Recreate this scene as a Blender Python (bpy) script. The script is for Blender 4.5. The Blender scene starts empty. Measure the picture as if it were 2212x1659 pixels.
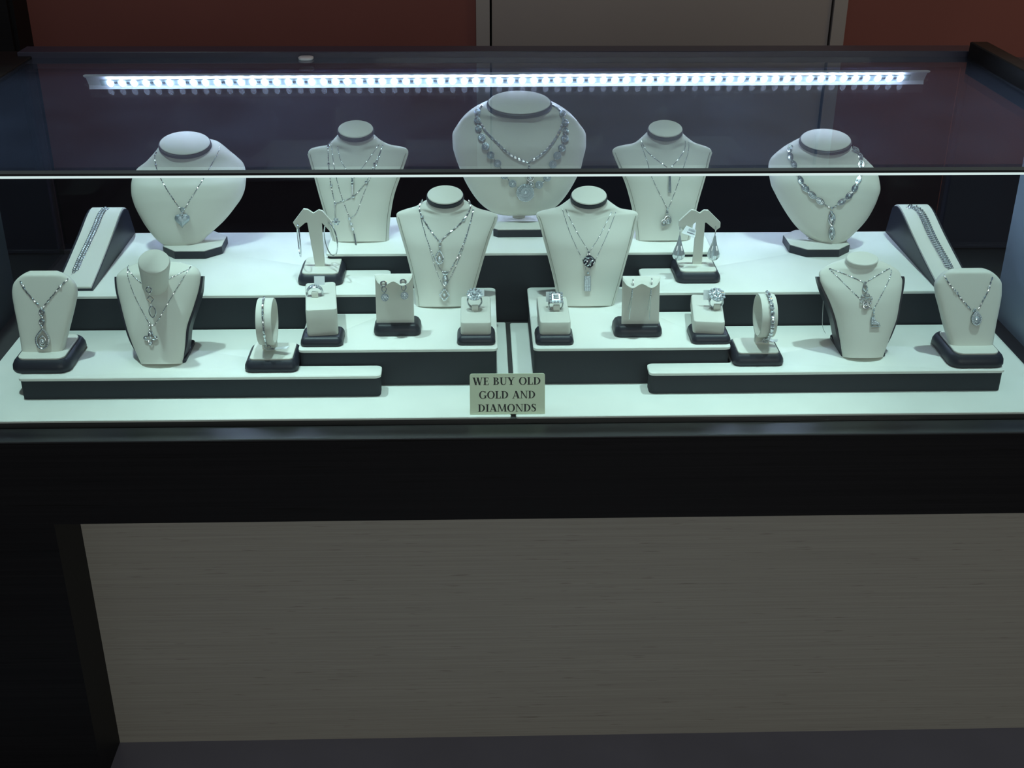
import bpy, bmesh, math, random
from mathutils import Vector as V, Matrix
from mathutils.bvhtree import BVHTree

random.seed(7)
S = bpy.context.scene
COL = S.collection
PI = math.pi

# ------------------------------------------------------------------ camera
PITCH, YAW, ROLL, FPX = 0.4631, 0.0302, 0.0049, 2648.8
CAM = V((0.0, -1.2689, 1.34))
W, H = 2212, 1659
fw = V((math.sin(YAW)*math.cos(PITCH), math.cos(YAW)*math.cos(PITCH), -math.sin(PITCH)))
r0 = V((math.cos(YAW), -math.sin(YAW), 0)); u0 = r0.cross(fw)
rt = r0*math.cos(ROLL) + u0*math.sin(ROLL)
up = u0*math.cos(ROLL) - r0*math.sin(ROLL)
cd = bpy.data.cameras.new('camera')
cd.sensor_width = 36; cd.lens = FPX/W*36; cd.clip_start = 0.01; cd.clip_end = 50
co = bpy.data.objects.new('camera', cd); COL.objects.link(co)
co.matrix_world = Matrix(((rt.x, up.x, -fw.x, CAM.x), (rt.y, up.y, -fw.y, CAM.y), (rt.z, up.z, -fw.z, CAM.z), (0, 0, 0, 1)))
S.camera = co

# ------------------------------------------------------------------ world, fill lights, spots, exposure
S.view_settings.view_transform = 'Standard'
S.view_settings.look = 'None'
S.view_settings.exposure = 0.0
S.view_settings.gamma = 1.0
S.view_settings.use_curve_mapping = False
S.cycles.use_denoising = True
S.cycles.max_bounces = 10
S.cycles.transparent_max_bounces = 24
S.cycles.caustics_reflective = False
S.cycles.caustics_refractive = False
S.cycles.sample_clamp_indirect = 4.0
wd = bpy.data.worlds.new('mall'); S.world = wd; wd.use_nodes = True
wd.node_tree.nodes['Background'].inputs[0].default_value = (0.86, 0.90, 1.0, 1)
wd.node_tree.nodes['Background'].inputs[1].default_value = 0.08
LED_REAR, LED_FRONT, EDGE_GLOW = 78.0, 16.0, 0.80


def area(name, loc, target, sx, sy, power, color):
    l = bpy.data.lights.new(name, 'AREA'); l.shape = 'RECTANGLE'; l.size = sx; l.size_y = sy
    l.energy = power; l.color = color
    o = bpy.data.objects.new(name, l); COL.objects.link(o); o.location = loc
    o.rotation_euler = (V(target)-V(loc)).to_track_quat('-Z', 'Y').to_euler()
    return o


def spot(name, loc, target, power, cone, color, radius=0.045):
    l = bpy.data.lights.new(name, 'SPOT'); l.energy = power; l.color = color
    l.spot_size = math.radians(cone); l.spot_blend = 0.7; l.shadow_soft_size = radius
    o = bpy.data.objects.new(name, l); COL.objects.link(o); o.location = loc
    o.rotation_euler = (V(target)-V(loc)).to_track_quat('-Z', 'Y').to_euler()


area('front_fill', (0.7, -3.6, 1.9), (0.35, 0.2, 0.25), 2.4, 1.2, 27.0, (1.0, 0.99, 0.92))  # added fill to brighten the front panel, not a known lamp
area('wall_fill_right', (2.1, 1.35, 2.6), (1.75, 2.0, 1.0), 0.5, 0.3, 8.0, (1.0, 0.72, 0.34))  # added warm fill that turns the right end of the wall orange
area('wall_fill_left', (-0.6, 0.9, 3.2), (0.1, 2.0, 1.1), 0.8, 0.5, 3.0, (1.0, 0.90, 0.95))  # added fill that lifts the left wall and the door
# three ceiling spots above the showcase, aimed at the displays
TEAL = (0.74, 1.0, 0.97)
for sx, tx, pw in ((-0.74, -0.44, 152.0), (0.02, 0.03, 128.0), (0.90, 0.52, 152.0)):
    spot('ceiling_spot', (sx, 0.16, 3.1), (tx, 0.10, 0.70), pw, 25, TEAL, 0.045)


# ------------------------------------------------------------------ pixel rays -> places in the world
def ray(u, v):
    return (fw + rt*((u-W/2)/FPX) - up*((v-H/2)/FPX))


def at_z(u, v, z):
    d = ray(u, v); return CAM + d*((z-CAM.z)/d.z)


def at_y(u, v, y):
    d = ray(u, v); return CAM + d*((y-CAM.y)/d.y)


def on_plane(u, v, p, n):
    d = ray(u, v); return CAM + d*((p-CAM).dot(n)/d.dot(n))


def ppm(p):
    return FPX/((p-CAM).dot(fw))


# ------------------------------------------------------------------ materials
def nt(name):
    m = bpy.data.materials.new(name); m.use_nodes = True
    return m, m.node_tree.nodes, m.node_tree.links, m.node_tree.nodes['Principled BSDF']


def mat(name, col, rough=0.5, metal=0.0, spec=0.5, emit=None, es=0.0, bump=0.0, bscale=400.0, var=0.0, vscale=3.0, coat=0.0):
    m, n, l, b = nt(name)
    b.inputs['Base Color'].default_value = (*col, 1)
    b.inputs['Roughness'].default_value = rough
    b.inputs['Metallic'].default_value = metal
    b.inputs['Specular IOR Level'].default_value = spec
    b.inputs['Coat Weight'].default_value = coat
    if emit:
        b.inputs['Emission Color'].default_value = (*emit, 1)
        b.inputs['Emission Strength'].default_value = es
    if bump or var:
        tc = n.new('ShaderNodeTexCoord')
    if bump:
        t = n.new('ShaderNodeTexNoise'); t.inputs['Scale'].default_value = bscale; t.inputs['Detail'].default_value = 4
        l.new(tc.outputs['Object'], t.inputs['Vector'])
        bp = n.new('ShaderNodeBump'); bp.inputs['Strength'].default_value = bump; bp.inputs['Distance'].default_value = 0.0006
        l.new(t.outputs['Fac'], bp.inputs['Height']); l.new(bp.outputs['Normal'], b.inputs['Normal'])
    if var:
        t2 = n.new('ShaderNodeTexNoise'); t2.inputs['Scale'].default_value = vscale; t2.inputs['Detail'].default_value = 3
        l.new(tc.outputs['Object'], t2.inputs['Vector'])
        r = n.new('ShaderNodeValToRGB')
        r.color_ramp.elements[0].position = 0.3; r.color_ramp.elements[1].position = 0.7
        r.color_ramp.elements[0].color = (*[c*(1-var) for c in col], 1)
        r.color_ramp.elements[1].color = (*[min(1, c*(1+var)) for c in col], 1)
        l.new(t2.outputs['Fac'], r.inputs['Fac']); l.new(r.outputs['Color'], b.inputs['Base Color'])
    return m


def grain(name, stops, rough, sx=1.6, sz=260.0, spec=0.5, bump=0.05):
    """laminate with a fine horizontal grain: noise stretched along x"""
    m, n, l, b = nt(name)
    tc = n.new('ShaderNodeTexCoord'); mp = n.new('ShaderNodeMapping')
    mp.inputs['Scale'].default_value = (sx, sz*0.3, sz)
    l.new(tc.outputs['Object'], mp.inputs['Vector'])
    a = n.new('ShaderNodeTexNoise'); a.inputs['Scale'].default_value = 1; a.inputs['Detail'].default_value = 5; a.inputs['Roughness'].default_value = 0.65
    l.new(mp.outputs['Vector'], a.inputs['Vector'])
    mp2 = n.new('ShaderNodeMapping'); mp2.inputs['Scale'].default_value = (sx*6.0, sz*0.2, sz*0.85)
    l.new(tc.outputs['Object'], mp2.inputs['Vector'])
    c = n.new('ShaderNodeTexNoise'); c.inputs['Scale'].default_value = 1; c.inputs['Detail'].default_value = 2
    l.new(mp2.outputs['Vector'], c.inputs['Vector'])
    # sparse dark flecks
    fl = n.new('ShaderNodeValToRGB'); fl.color_ramp.elements[0].position = 0.22; fl.color_ramp.elements[1].position = 0.36
    l.new(c.outputs['Fac'], fl.inputs['Fac'])
    r = n.new('ShaderNodeValToRGB')
    r.color_ramp.elements[0].position = 0.3; r.color_ramp.elements[1].position = 0.72
    r.color_ramp.elements[0].color = (*stops[0], 1); r.color_ramp.elements[1].color = (*stops[1], 1)
    l.new(a.outputs['Fac'], r.inputs['Fac'])
    mx = n.new('ShaderNodeMix'); mx.data_type = 'RGBA'
    mx.inputs[6].default_value = (*stops[2], 1)
    l.new(fl.outputs['Color'], mx.inputs[0]); l.new(r.outputs['Color'], mx.inputs[7])
    l.new(mx.outputs[2], b.inputs['Base Color'])
    b.inputs['Roughness'].default_value = rough; b.inputs['Specular IOR Level'].default_value = spec
    bp = n.new('ShaderNodeBump'); bp.inputs['Strength'].default_value = bump; bp.inputs['Distance'].default_value = 0.0005
    l.new(a.outputs['Fac'], bp.inputs['Height']); l.new(bp.outputs['Normal'], b.inputs['Normal'])
    return m


def glass(name, tint, dust_haze=0.0, refl=1.0):
    m = bpy.data.materials.new(name); m.use_nodes = True
    n, l = m.node_tree.nodes, m.node_tree.links
    n.remove(n['Principled BSDF'])
    tr = n.new('ShaderNodeBsdfTransparent'); tr.inputs[0].default_value = (*tint, 1)
    gl = n.new('ShaderNodeBsdfGlossy'); gl.inputs['Roughness'].default_value = 0.0
    fr = n.new('ShaderNodeFresnel'); ge = n.new('ShaderNodeNewGeometry')
    io = n.new('ShaderNodeMapRange'); io.inputs[3].default_value = 1.45; io.inputs[4].default_value = 1/1.45   # same reflectance from both sides of the slab
    l.new(ge.outputs['Backfacing'], io.inputs[0]); l.new(io.outputs[0], fr.inputs[0])
    mu = n.new('ShaderNodeMath'); mu.operation = 'MULTIPLY'; mu.inputs[1].default_value = refl
    l.new(fr.outputs[0], mu.inputs[0])
    mx = n.new('ShaderNodeMixShader')
    l.new(mu.outputs[0], mx.inputs[0]); l.new(tr.outputs[0], mx.inputs[1]); l.new(gl.outputs[0], mx.inputs[2])
    out = mx
    if dust_haze:
        tc = n.new('ShaderNodeTexCoord')
        t = n.new('ShaderNodeTexNoise'); t.inputs['Scale'].default_value = 9; t.inputs['Detail'].default_value = 6
        l.new(tc.outputs['Object'], t.inputs['Vector'])
        rm = n.new('ShaderNodeMapRange'); rm.inputs[1].default_value = 0.3; rm.inputs[2].default_value = 0.8
        rm.inputs[3].default_value = dust_haze*0.7; rm.inputs[4].default_value = dust_haze*1.4
        l.new(t.outputs['Fac'], rm.inputs[0])
        df = n.new('ShaderNodeBsdfDiffuse'); df.inputs[0].default_value = (.42, .52, .95, 1)  # besides dust, the strip's blue lens glow is put into this colour
        tl = n.new('ShaderNodeBsdfTranslucent'); tl.inputs[0].default_value = (.42, .52, .95, 1)
        md = n.new('ShaderNodeMixShader'); md.inputs[0].default_value = 0.5
        l.new(df.outputs[0], md.inputs[1]); l.new(tl.outputs[0], md.inputs[2])
        m2 = n.new('ShaderNodeMixShader')
        l.new(rm.outputs[0], m2.inputs[0]); l.new(mx.outputs[0], m2.inputs[1]); l.new(md.outputs[0], m2.inputs[2])
        out = m2
    l.new(out.outputs[0], n['Material Output'].inputs[0])
    return m


def emitter(name, col, strength):
    m = bpy.data.materials.new(name); m.use_nodes = True
    n, l = m.node_tree.nodes, m.node_tree.links
    n.remove(n['Principled BSDF'])
    e = n.new('ShaderNodeEmission'); e.inputs[0].default_value = (*col, 1); e.inputs[1].default_value = strength
    l.new(e.outputs[0], n['Material Output'].inputs[0])
    return m


M = dict(
    cream=mat('cream_leatherette', (0.75, 0.745, 0.68), 0.55, bump=0.12, bscale=900, spec=0.3),
    seam=mat('seam_thread', (0.34, 0.34, 0.29), 0.7),
    deck=mat('white_deck_laminate', (0.86, 0.87, 0.82), 0.5, bump=0.04, bscale=600, spec=0.25, var=0.02, vscale=30),
    charcoal=mat('charcoal_leatherette', (0.022, 0.024, 0.036), 0.42, bump=0.15, bscale=900, spec=0.4),
    riserface=mat('charcoal_riser_cloth', (0.034, 0.040, 0.048), 0.75, bump=0.1, bscale=1200, spec=0.2),
    black=grain('black_laminate', ((0.006, 0.006, 0.007), (0.012, 0.012, 0.013), (0.005, 0.005, 0.005)), 0.5, 1.2, 300, 0.2),
    ledge=grain('dark_ledge_laminate', ((0.022, 0.025, 0.027), (0.032, 0.035, 0.037), (0.018, 0.020, 0.022)), 0.38, 1.2, 300, 0.5, 0.02),
    darkwood=grain('dark_brown_laminate', ((0.046, 0.044, 0.046), (0.066, 0.062, 0.062), (0.036, 0.034, 0.034)), 0.4, 1.2, 300, 0.4),
    panel=grain('taupe_wood_laminate', ((0.315, 0.305, 0.265), (0.395, 0.385, 0.335), (0.22, 0.20, 0.17)), 0.5, 3.0, 330, 0.3, 0.03),
    wall=mat('red_wall_paint', (0.25, 0.082, 0.068), 0.7, bump=0.05, bscale=200, var=0.08, vscale=2),
    door=mat('grey_door_paint', (0.36, 0.33, 0.32), 0.6, bump=0.03, bscale=150, var=0.03, vscale=3),
    trim=mat('door_trim_paint', (0.40, 0.38, 0.37), 0.6),
    gapdark=mat('dark_gap', (0.01, 0.01, 0.012), 0.8),
    floor=mat('grey_floor_tile', (0.20, 0.20, 0.25), 0.28, bump=0.05, bscale=60, var=0.10, vscale=5),
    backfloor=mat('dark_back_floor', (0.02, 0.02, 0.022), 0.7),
    slate=mat('side_panel_dim_reflection', (0.05, 0.065, 0.075), 0.3, spec=0.4),  # left side glass drawn opaque, dim surroundings put into its grey
    greyblue=mat('side_panel_bright_reflection', (0.34, 0.41, 0.52), 0.35, spec=0.4),  # right side glass drawn opaque, brighter surroundings put into its colour
    frame=mat('dark_frame_laminate', (0.045, 0.045, 0.075), 0.35, spec=0.5),  # blue lens glow from the strip is put into this base colour
    alu=mat('brushed_aluminium', (0.72, 0.76, 0.78), 0.5, metal=0.15, bump=0.05, bscale=500),
    pcb=mat('white_circuit_strip', (0.42, 0.54, 0.54), 0.5),
    chip=mat('resistor_chip', (0.10, 0.12, 0.14), 0.5),
    silver=mat('polished_silver', (0.72, 0.75, 0.78), 0.24, metal=1.0),
    darksilver=mat('blackened_silver', (0.02, 0.02, 0.035), 0.25, metal=0.3),
    gem=mat('cut_clear_stone', (0.80, 0.86, 0.91), 0.11, metal=0.6, spec=1.0, coat=0.5),
    pave=mat('pave_stones', (0.50, 0.57, 0.62), 0.22, metal=0.7, spec=0.8, bump=1.0, bscale=700),
    paper=mat('white_tag_paper', (0.85, 0.87, 0.90), 0.6),
    yellow=mat('yellow_tag_paper', (0.85, 0.80, 0.02), 0.6),
    ink=mat('black_ink', (0.012, 0.014, 0.014), 0.6),
    greyink=mat('faint_print', (0.22, 0.22, 0.28), 0.6),
    brass=mat('brushed_gold_plaque', (0.64, 0.70, 0.52), 0.42, metal=0.1, bump=0.05, bscale=300),
    thread=mat('clear_thread', (0.6, 0.62, 0.62), 0.3),
    glint=mat('pale_reflection_spot', (0.8, 0.85, 0.9), 0.3),
    gtop=glass('dusty_hazed_top_glass', (0.93, 0.96, 0.96), 0.03, 1.0),
    gfront=glass('front_glass', (0.94, 0.98, 0.975), 0.0, 0.8),
    gside=glass('side_glass', (0.8, 0.85, 0.85), 0.0, 0.9),
    gback=glass('tinted_back_glass', (0.30, 0.36, 0.50), 0.0, 0.8),
    led=emitter('cool_led', (0.56, 0.69, 1.0), LED_REAR),
    ledfront=emitter('front_led', (0.66, 1.0, 0.98), LED_FRONT),
    edgeglow=emitter('glass_edge_glow', (0.80, 1.0, 0.98), EDGE_GLOW),
)


# ------------------------------------------------------------------ mesh helpers
class MB:
    def __init__(self):
        self.bm = bmesh.new(); self.mi = 0

    def face(self, vs):
        try:
            f = self.bm.faces.new(vs); f.material_index = self.mi; return f
        except ValueError:
            return None

    def loft(self, rings, c0=True, c1=True, closed=True):
        R = [[self.bm.verts.new(p) for p in r] for r in rings]
        n = len(R[0])
        for a, b in zip(R, R[1:]):
            for i in range(n if closed else n-1):
                j = (i+1) % n
                self.face((a[i], a[j], b[j], b[i]))
        if c0 and n > 2: self.face(R[0][::-1])
        if c1 and n > 2: self.face(R[-1])
        return self

    def box(self, x0, x1, y0, y1, z0, z1, bev=0.0):
        b = bev
        def ring(i, z): return [V((x0+i, y0+i, z)), V((x1-i, y0+i, z)), V((x1-i, y1-i, z)), V((x0+i, y1-i, z))]
        if b: return self.loft([ring(b, z0), ring(0, z0+b), ring(0, z1-b), ring(b, z1)])
        return self.loft([ring(0, z0), ring(0, z1)])

    def rslab(self, x0, x1, y0, y1, prof, r=0.01, seg=5):
        """rounded-corner slab; prof = [(inset, z), ...] bottom to top"""
        rings = []
        for ins, z in prof:
            a, b, c, d = x0+ins, x1-ins, y0+ins, y1-ins; rr = max(r-ins, 0.0008); rg = []
            for cx, cy, a0 in ((b-rr, d-rr, 0), (a+rr, d-rr, 90), (a+rr, c+rr, 180), (b-rr, c+rr, 270)):
                for k in range(seg+1):
                    t = math.radians(a0+90*k/seg); rg.append(V((cx+rr*math.cos(t), cy+rr*math.sin(t), z)))
            rings.append(rg)
        return self.loft(rings)

    def prism(self, pts, d, bev=0.0):
        """polygon of 3-D points extruded by vector d"""
        d = V(d); return self.loft([pts, [p+d for p in pts]])

    def tube(self, pts, r, n=6, closed=False, twist=0.0):
        k = len(pts)
        if k < 2: return self
        rings = []; prev = None
        for i, p in enumerate(pts):
            if closed: t = (pts[(i+1) % k]-pts[i-1])
            else: t = pts[min(i+1, k-1)]-pts[max(i-1, 0)]
            if t.length < 1e-9: t = V((0, 0, 1))
            t.normalize()
            if prev is None:
                a = t.cross(V((0, 0, 1)))
                if a.length < 0.1: a = t.cross(V((1, 0, 0)))
            else:
                a = prev - t*prev.dot(t)
                if a.length < 1e-6: a = t.cross(V((0, 0, 1)))
            a.normalize(); b = t.cross(a); prev = a
            rr = r(i) if callable(r) else r
            rings.append([p + (a*math.cos(q)+b*math.sin(q))*rr for q in [2*PI*j/n+twist*i for j in range(n)]])
        if closed: rings.append(rings[0])
        return self.loft(rings, not closed, not closed)

    def ball(self, c, r, seg=10, ax=None):
        ax = ax or (V((1, 0, 0)), V((0, 1, 0)), V((0, 0, 1)))
        rr = r if isinstance(r, tuple) else (r, r, r)
        rings = []
        h = max(3, seg//2)
        for i in range(h+1):
            th = PI*i/h; th = min(max(th, 0.03), PI-0.03)
            rings.append([c + ax[0]*(rr[0]*math.sin(th)*math.cos(2*PI*j/seg)) + ax[1]*(rr[1]*math.sin(th)*math.sin(2*PI*j/seg)) - ax[2]*(rr[2]*math.cos(th)) for j in range(seg)])
        return self.loft(rings)

    def gem(self, c, r, R, U, N, asp=1.0, n=8, h=0.45):
        """cut stone: table, crown, girdle, low pavilion"""
        def ring(k, z, o=0.0):
            return [c + R*(r*k*math.cos(2*PI*j/n+o)) + U*(r*k*asp*math.sin(2*PI*j/n+o)) + N*(r*z) for j in range(n)]
        return self.loft([ring(0.55, -0.25), ring(1.0, 0.1), ring(0.9, 0.25, 0.05), ring(0.5, h)])

    def obj(self, name, mats, root=None, parent=None, smooth=True, angle=38):
        bmesh.ops.recalc_face_normals(self.bm, faces=self.bm.faces[:])
        off = root.location if root else V((0, 0, 0))
        for v in self.bm.verts: v.co -= off
        me = bpy.data.meshes.new(name); self.bm.to_mesh(me); self.bm.free()
        for m in (mats if isinstance(mats, (list, tuple)) else [mats]): me.materials.append(M[m])
        if smooth:
            me.shade_smooth(); me.set_sharp_from_angle(angle=math.radians(angle))
        o = bpy.data.objects.new(name, me); COL.objects.link(o)
        if parent is None: parent = root
        if parent is not None: o.parent = parent
        return o

    def bvh(self):
        return BVHTree.FromBMesh(self.bm)


def tag(o, label, cat, group=None):
    o['label'] = label; o['category'] = cat
    if group: o['group'] = group
    return o


def thing(name, label, cat, loc, group=None):
    o = bpy.data.objects.new(name, None); COL.objects.link(o)
    o.empty_display_size = 0.02; o.location = V(loc)
    return tag(o, label, cat, group)


def single(name, mb, mats, label, cat, loc, group=None, smooth=True, angle=38):
    class L: pass
    r = L(); r.location = V(loc)
    bm = mb.bm
    bmesh.ops.recalc_face_normals(bm, faces=bm.faces[:])
    for v in bm.verts: v.co -= r.location
    me = bpy.data.meshes.new(name); bm.to_mesh(me); bm.free()
    for m in (mats if isinstance(mats, (list, tuple)) else [mats]): me.materials.append(M[m])
    if smooth:
        me.shade_smooth(); me.set_sharp_from_angle(angle=math.radians(angle))
    o = bpy.data.objects.new(name, me); COL.objects.link(o); o.location = r.location
    return tag(o, label, cat, group)


def struct(name, mb, mats, smooth=False):
    o = mb.obj(name, mats, smooth=smooth); o['kind'] = 'structure'
    return o


def crom(P, n):
    """Catmull-Rom through tuples, n samples per span"""
    out = []
    for i in range(len(P)-1):
        a, b, c, d = P[max(i-1, 0)], P[i], P[i+1], P[min(i+2, len(P)-1)]
        for k in range(n):
            t = k/n
            out.append(tuple(0.5*((2*q)+(r-p)*t+(2*p-5*q+4*r-s)*t*t+(3*q-p-3*r+s)*t**3) for p, q, r, s in zip(a, b, c, d)))
    out.append(P[-1]); return out


def resample(P, step):
    out = [P[0].copy()]; acc = 0.0
    for a, b in zip(P, P[1:]):
        L = (b-a).length
        if L < 1e-9: continue
        while acc + L >= step:
            t = (step-acc)/L; a = a + (b-a)*t; out.append(a.copy()); L = (b-a).length; acc = 0.0
        acc += L
    return out


def sstep(a, b, x):
    t = min(1, max(0, (x-a)/(b-a))); return t*t*(3-2*t)


Z0, Z1, Z2, Z3, Z4 = 0.66, 0.6887, 0.7095, 0.7362, 0.7594
XL, XR = -0.65, 0.731          # inside faces of the case ends
GD, GZ = 0.568, 0.962          # back of the glass top, its upper face

# ------------------------------------------------------------------ setting
b = MB(); b.box(-3.5, 3.5, -3.2, 0.64, -0.05, 0.0); struct('floor', b, 'floor')
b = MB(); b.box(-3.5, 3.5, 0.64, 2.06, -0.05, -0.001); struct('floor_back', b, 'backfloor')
DX0, DX1, DT0, DT1 = 0.036, 0.931, 0.001, 0.966
b = MB(); b.box(-3.5, DT0, 2.0, 2.06, 0, 3.4); b.box(DT1, 3.5, 2.0, 2.06, 0, 3.4); b.box(DT0, DT1, 2.0, 2.06, 2.12, 3.4)
struct('wall_back', b, 'wall')
b = MB(); b.box(DX0+0.006, DX1-0.006, 1.999, 2.04, 0.008, 2.08); dr = struct('door_1', b, 'door')
b = MB(); b.box(DT0, DX0, 1.992, 2.05, 0, 2.12); b.box(DX1, DT1, 1.992, 2.05, 0, 2.12); b.box(DX0, DX1, 1.992, 2.05, 2.086, 2.12)
struct('trim_1', b, 'trim')
b = MB(); b.box(DX0, DX1, 2.042, 2.056, 0, 2.086); struct('wall_behind_door', b, 'gapdark')
b = MB(); b.box(-1.62, -1.145, 1.90, 1.999, 0, 3.4, 0.004); b.box(-1.30, -1.155, 1.885, 1.90, 0, 3.4)
struct('trim_2', b, 'black')

# ------------------------------------------------------------------ display case
case = thing('display_case', 'long dark jewellery showcase with glass top and taupe wood front panel', 'display case', (0.045, 0.28, 0))
FX0, FX1 = -0.74, 1.15
b = MB(); b.box(FX0, FX1, -0.0305, 0.05, 0.54, 0.650, 0.0015); b.obj('fascia', 'black', case)
b = MB(); b.box(FX0, FX1, -0.031, 0.0, 0.650, 0.6535, 0.001); b.obj('front_ledge', 'ledge', case)
b = MB(); b.box(-0.557, 1.15, 0.19, 0.205, 0.0, 0.54); b.obj('front_panel', 'panel', case)
b = MB(); b.box(FX0, -0.557, 0.10, 0.205, 0.0, 0.54, 0.001); b.obj('end_post', 'black', case)
b = MB(); b.box(FX0, 1.15, 0.205, 0.60, 0.0, 0.54); b.obj('cabinet_body', 'darkwood', case)
b = MB(); b.box(-1.1, 1.15, 0.0068, 0.60, 0.6, 0.6570); b.obj('case_floor', 'darkwood', case)
b = MB(); b.box(XL-0.02, XR+0.02, 0.0, 0.006, 0.6535, GZ-0.0085); b.obj('front_glass', 'gfront', case, smooth=False)
b = MB(); b.box(XL-0.02, XR+0.02, 0.0108, GD, GZ-0.006, GZ); b.obj('top_glass', 'gtop', case, smooth=False)
b = MB(); b.box(XL-0.006, XL, 0.35, GD, 0.6535, GZ-0.006); b.obj('side_glass', 'gside', case, smooth=False)
b = MB(); b.box(XR, XR+0.006, 0.31, GD, 0.6535, GZ-0.006); b.obj('side_glass', 'gside', case, smooth=False)
b = MB(); b.box(XL-0.012, XL, 0.008, 0.35, 0.6535, GZ-0.008, 0.0015); b.obj('side_panel', 'slate', case)
b = MB(); b.box(XR-0.004, XR+0.012, 0.008, 0.305, 0.6535, GZ-0.008, 0.0015)
o = b.obj('side_panel', 'greyblue', case); o['label'] = 'side panel, outside brightness put into its pale grey-blue'
mid = 0.045
b = MB(); b.box(XL, mid+0.02, 0.574, 0.579, 0.662, GZ-0.006); b.obj('back_door', 'gback', case, smooth=False)
b = MB(); b.box(mid-0.02, XR, 0.582, 0.587, 0.662, GZ-0.006); b.obj('back_door', 'gback', case, smooth=False)
b = MB(); b.box(XL-0.02, XR+0.02, GD+0.001, 0.612, GZ-0.016, 0.9705, 0.001); b.obj('back_rail', 'frame', case)
b = MB(); b.box(XL-0.02, XR+0.02, 0.569, 0.60, 0.6535, 0.664, 0.001); b.obj('door_track', 'darkwood', case)
b = MB(); b.box(-0.86, XL-0.008, 0.565, 0.60, 0.66, 0.955, 0.001); b.obj('corner_post', 'frame', case)
b = MB(); b.box(XR+0.008, 0.94, 0.565, 0.60, 0.66, 0.955, 0.001); b.obj('corner_post', 'frame', case)
b = MB(); b.box(-0.72, XL, -0.02, 0.606, 0.956, 0.9645, 0.001); b.obj('end_cap_rail', 'black', case)
b = MB(); b.box(XR, 0.757, -0.02, 0.560, 0.957, 0.986, 0.0015); b.obj('end_cap_rail', 'black', case)
# pale raised spot drawn for a light reflection at the glass top's back edge
p = at_z(661, 128, GZ)
b = MB(); b.rslab(p.x-0.011, p.x+0.011, p.y-0.010, p.y+0.010, [(0.001, GZ), (0, GZ+0.001), (0, GZ+0.003), (0.002, GZ+0.004)], 0.008); b.obj('glint_spot', 'glint', case)

# front light channel along the top edge of the front pane
fl = thing('front_light_channel', 'thin glowing light channel along the front top edge of the glass case', 'light strip', (0.04, 0.005, GZ))
CX0, CX1 = XL-0.02, XR+0.02
b = MB(); b.box(CX0, CX1, -0.0016, 0.0105, GZ-0.0056, GZ-0.0031); b.obj('channel_cover', 'gapdark', fl)
b = MB(); b.box(CX0, CX1, -0.0016, -0.0004, GZ-0.0082, GZ-0.0056); b.obj('glowing_glass_edge', 'edgeglow', fl)  # glass edge carrying piped LED light, drawn as a glowing strip
b = MB(); x0, x1 = XL+0.02, XR-0.02       # opaque bar whose slanted lower face carries the light
A_, B_, C_, D_ = (0.0062, GZ-0.0095), (0.0105, GZ-0.0092), (0.0105, GZ-0.0057), (0.0062, GZ-0.0057)
va = [[b.bm.verts.new(V((x, *q))) for q in (A_, B_, C_, D_)] for x in (x0, x1)]
for k in range(4):
    f = b.bm.faces.new((va[0][k], va[1][k], va[1][(k+1) % 4], va[0][(k+1) % 4])); f.material_index = 1 if k == 0 else 0
b.bm.faces.new(va[0][::-1]); b.bm.faces.new(va[1])
b.obj('light_bar', ['gapdark', 'ledfront'], fl, smooth=False)

# rear LED strip
LN = V((0, -0.80, -0.60)); LU = V((0, -0.60, 0.80))
pl, pr_ = at_z(238, 179, 0.9435), at_z(1945, 168.5, 0.9435)
e0, e1 = at_z(188, 176, 0.9435), at_z(2000, 166, 0.9435)
strip = thing('led_light_strip', 'long aluminium strip of bright white lights under the glass top', 'light strip', ((e0+e1)/2))
b = MB()
def sp(P, a, c): return P + LU*a + LN*c
prof = [(-0.0130, 0.0030), (-0.0090, -0.001), (0.0080, -0.001), (0.0092, 0.0010), (0.0172, 0.0056), (0.0178, 0.0042), (0.0110, -0.0035), (-0.0110, -0.0035)]
b.loft([[sp(e0, *q) for q in prof], [sp(e1, *q) for q in prof]]); b.obj('housing', 'alu', strip, smooth=False)
b = MB()
q0, q1 = pl.lerp(pr_, -0.012), pl.lerp(pr_, 1.012)
prof = [(-0.0060, -0.0009), (-0.0060, 0.0002), (0.0060, 0.0002), (0.0060, -0.0009)]
b.loft([[sp(q0, *q) for q in prof], [sp(q1, *q) for q in prof]]); cb = b.obj('circuit_strip', 'pcb', strip, smooth=False)
chips = {}
for i in range(68):
    if i % 3 == 2: continue
    c = pl.lerp(pr_, (i+0.5)/68)
    for dx in ((-0.0016, 0.0016) if i % 3 == 0 else (0,)):
        w = 0.0008 if i % 3 == 0 else 0.0022
        if w not in chips:
            b = MB(); b.loft([[sp(V((sx*w, 0, 0)), sy*0.0018, cz) for sx, sy in ((-1, -1), (1, -1), (1, 1), (-1, 1))] for cz in (0.0002, 0.0010)])
            o = chips[w] = b.obj('chip', 'chip', None, smooth=False)
        else:
            o = chips[w].copy(); COL.objects.link(o)
        o.parent = cb; o.location = c+V((dx, 0, 0))-strip.location
ledme = None
for i in range(69):
    c = pl.lerp(pr_, i/68)
    if ledme is None:
        b = MB(); b.ball(V((0, 0, 0)), (0.0042, 0.0070, 0.0028), 10, (V((1, 0, 0)), LU, LN))
        o = b.obj('led', 'led', None); ledme = o
    else:
        o = ledme.copy(); COL.objects.link(o)
    o.parent = strip; o.location = c + LN*0.0006 - strip.location
# two thin brackets' joint plate in the middle of the housing
c = at_z(1090, 160, 0.954)
b = MB(); b.box(c.x-0.03, c.x+0.02, c.y-0.003, c.y+0.004, 0.9535, 0.9555); b.obj('joint_plate', 'alu', strip)

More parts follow.
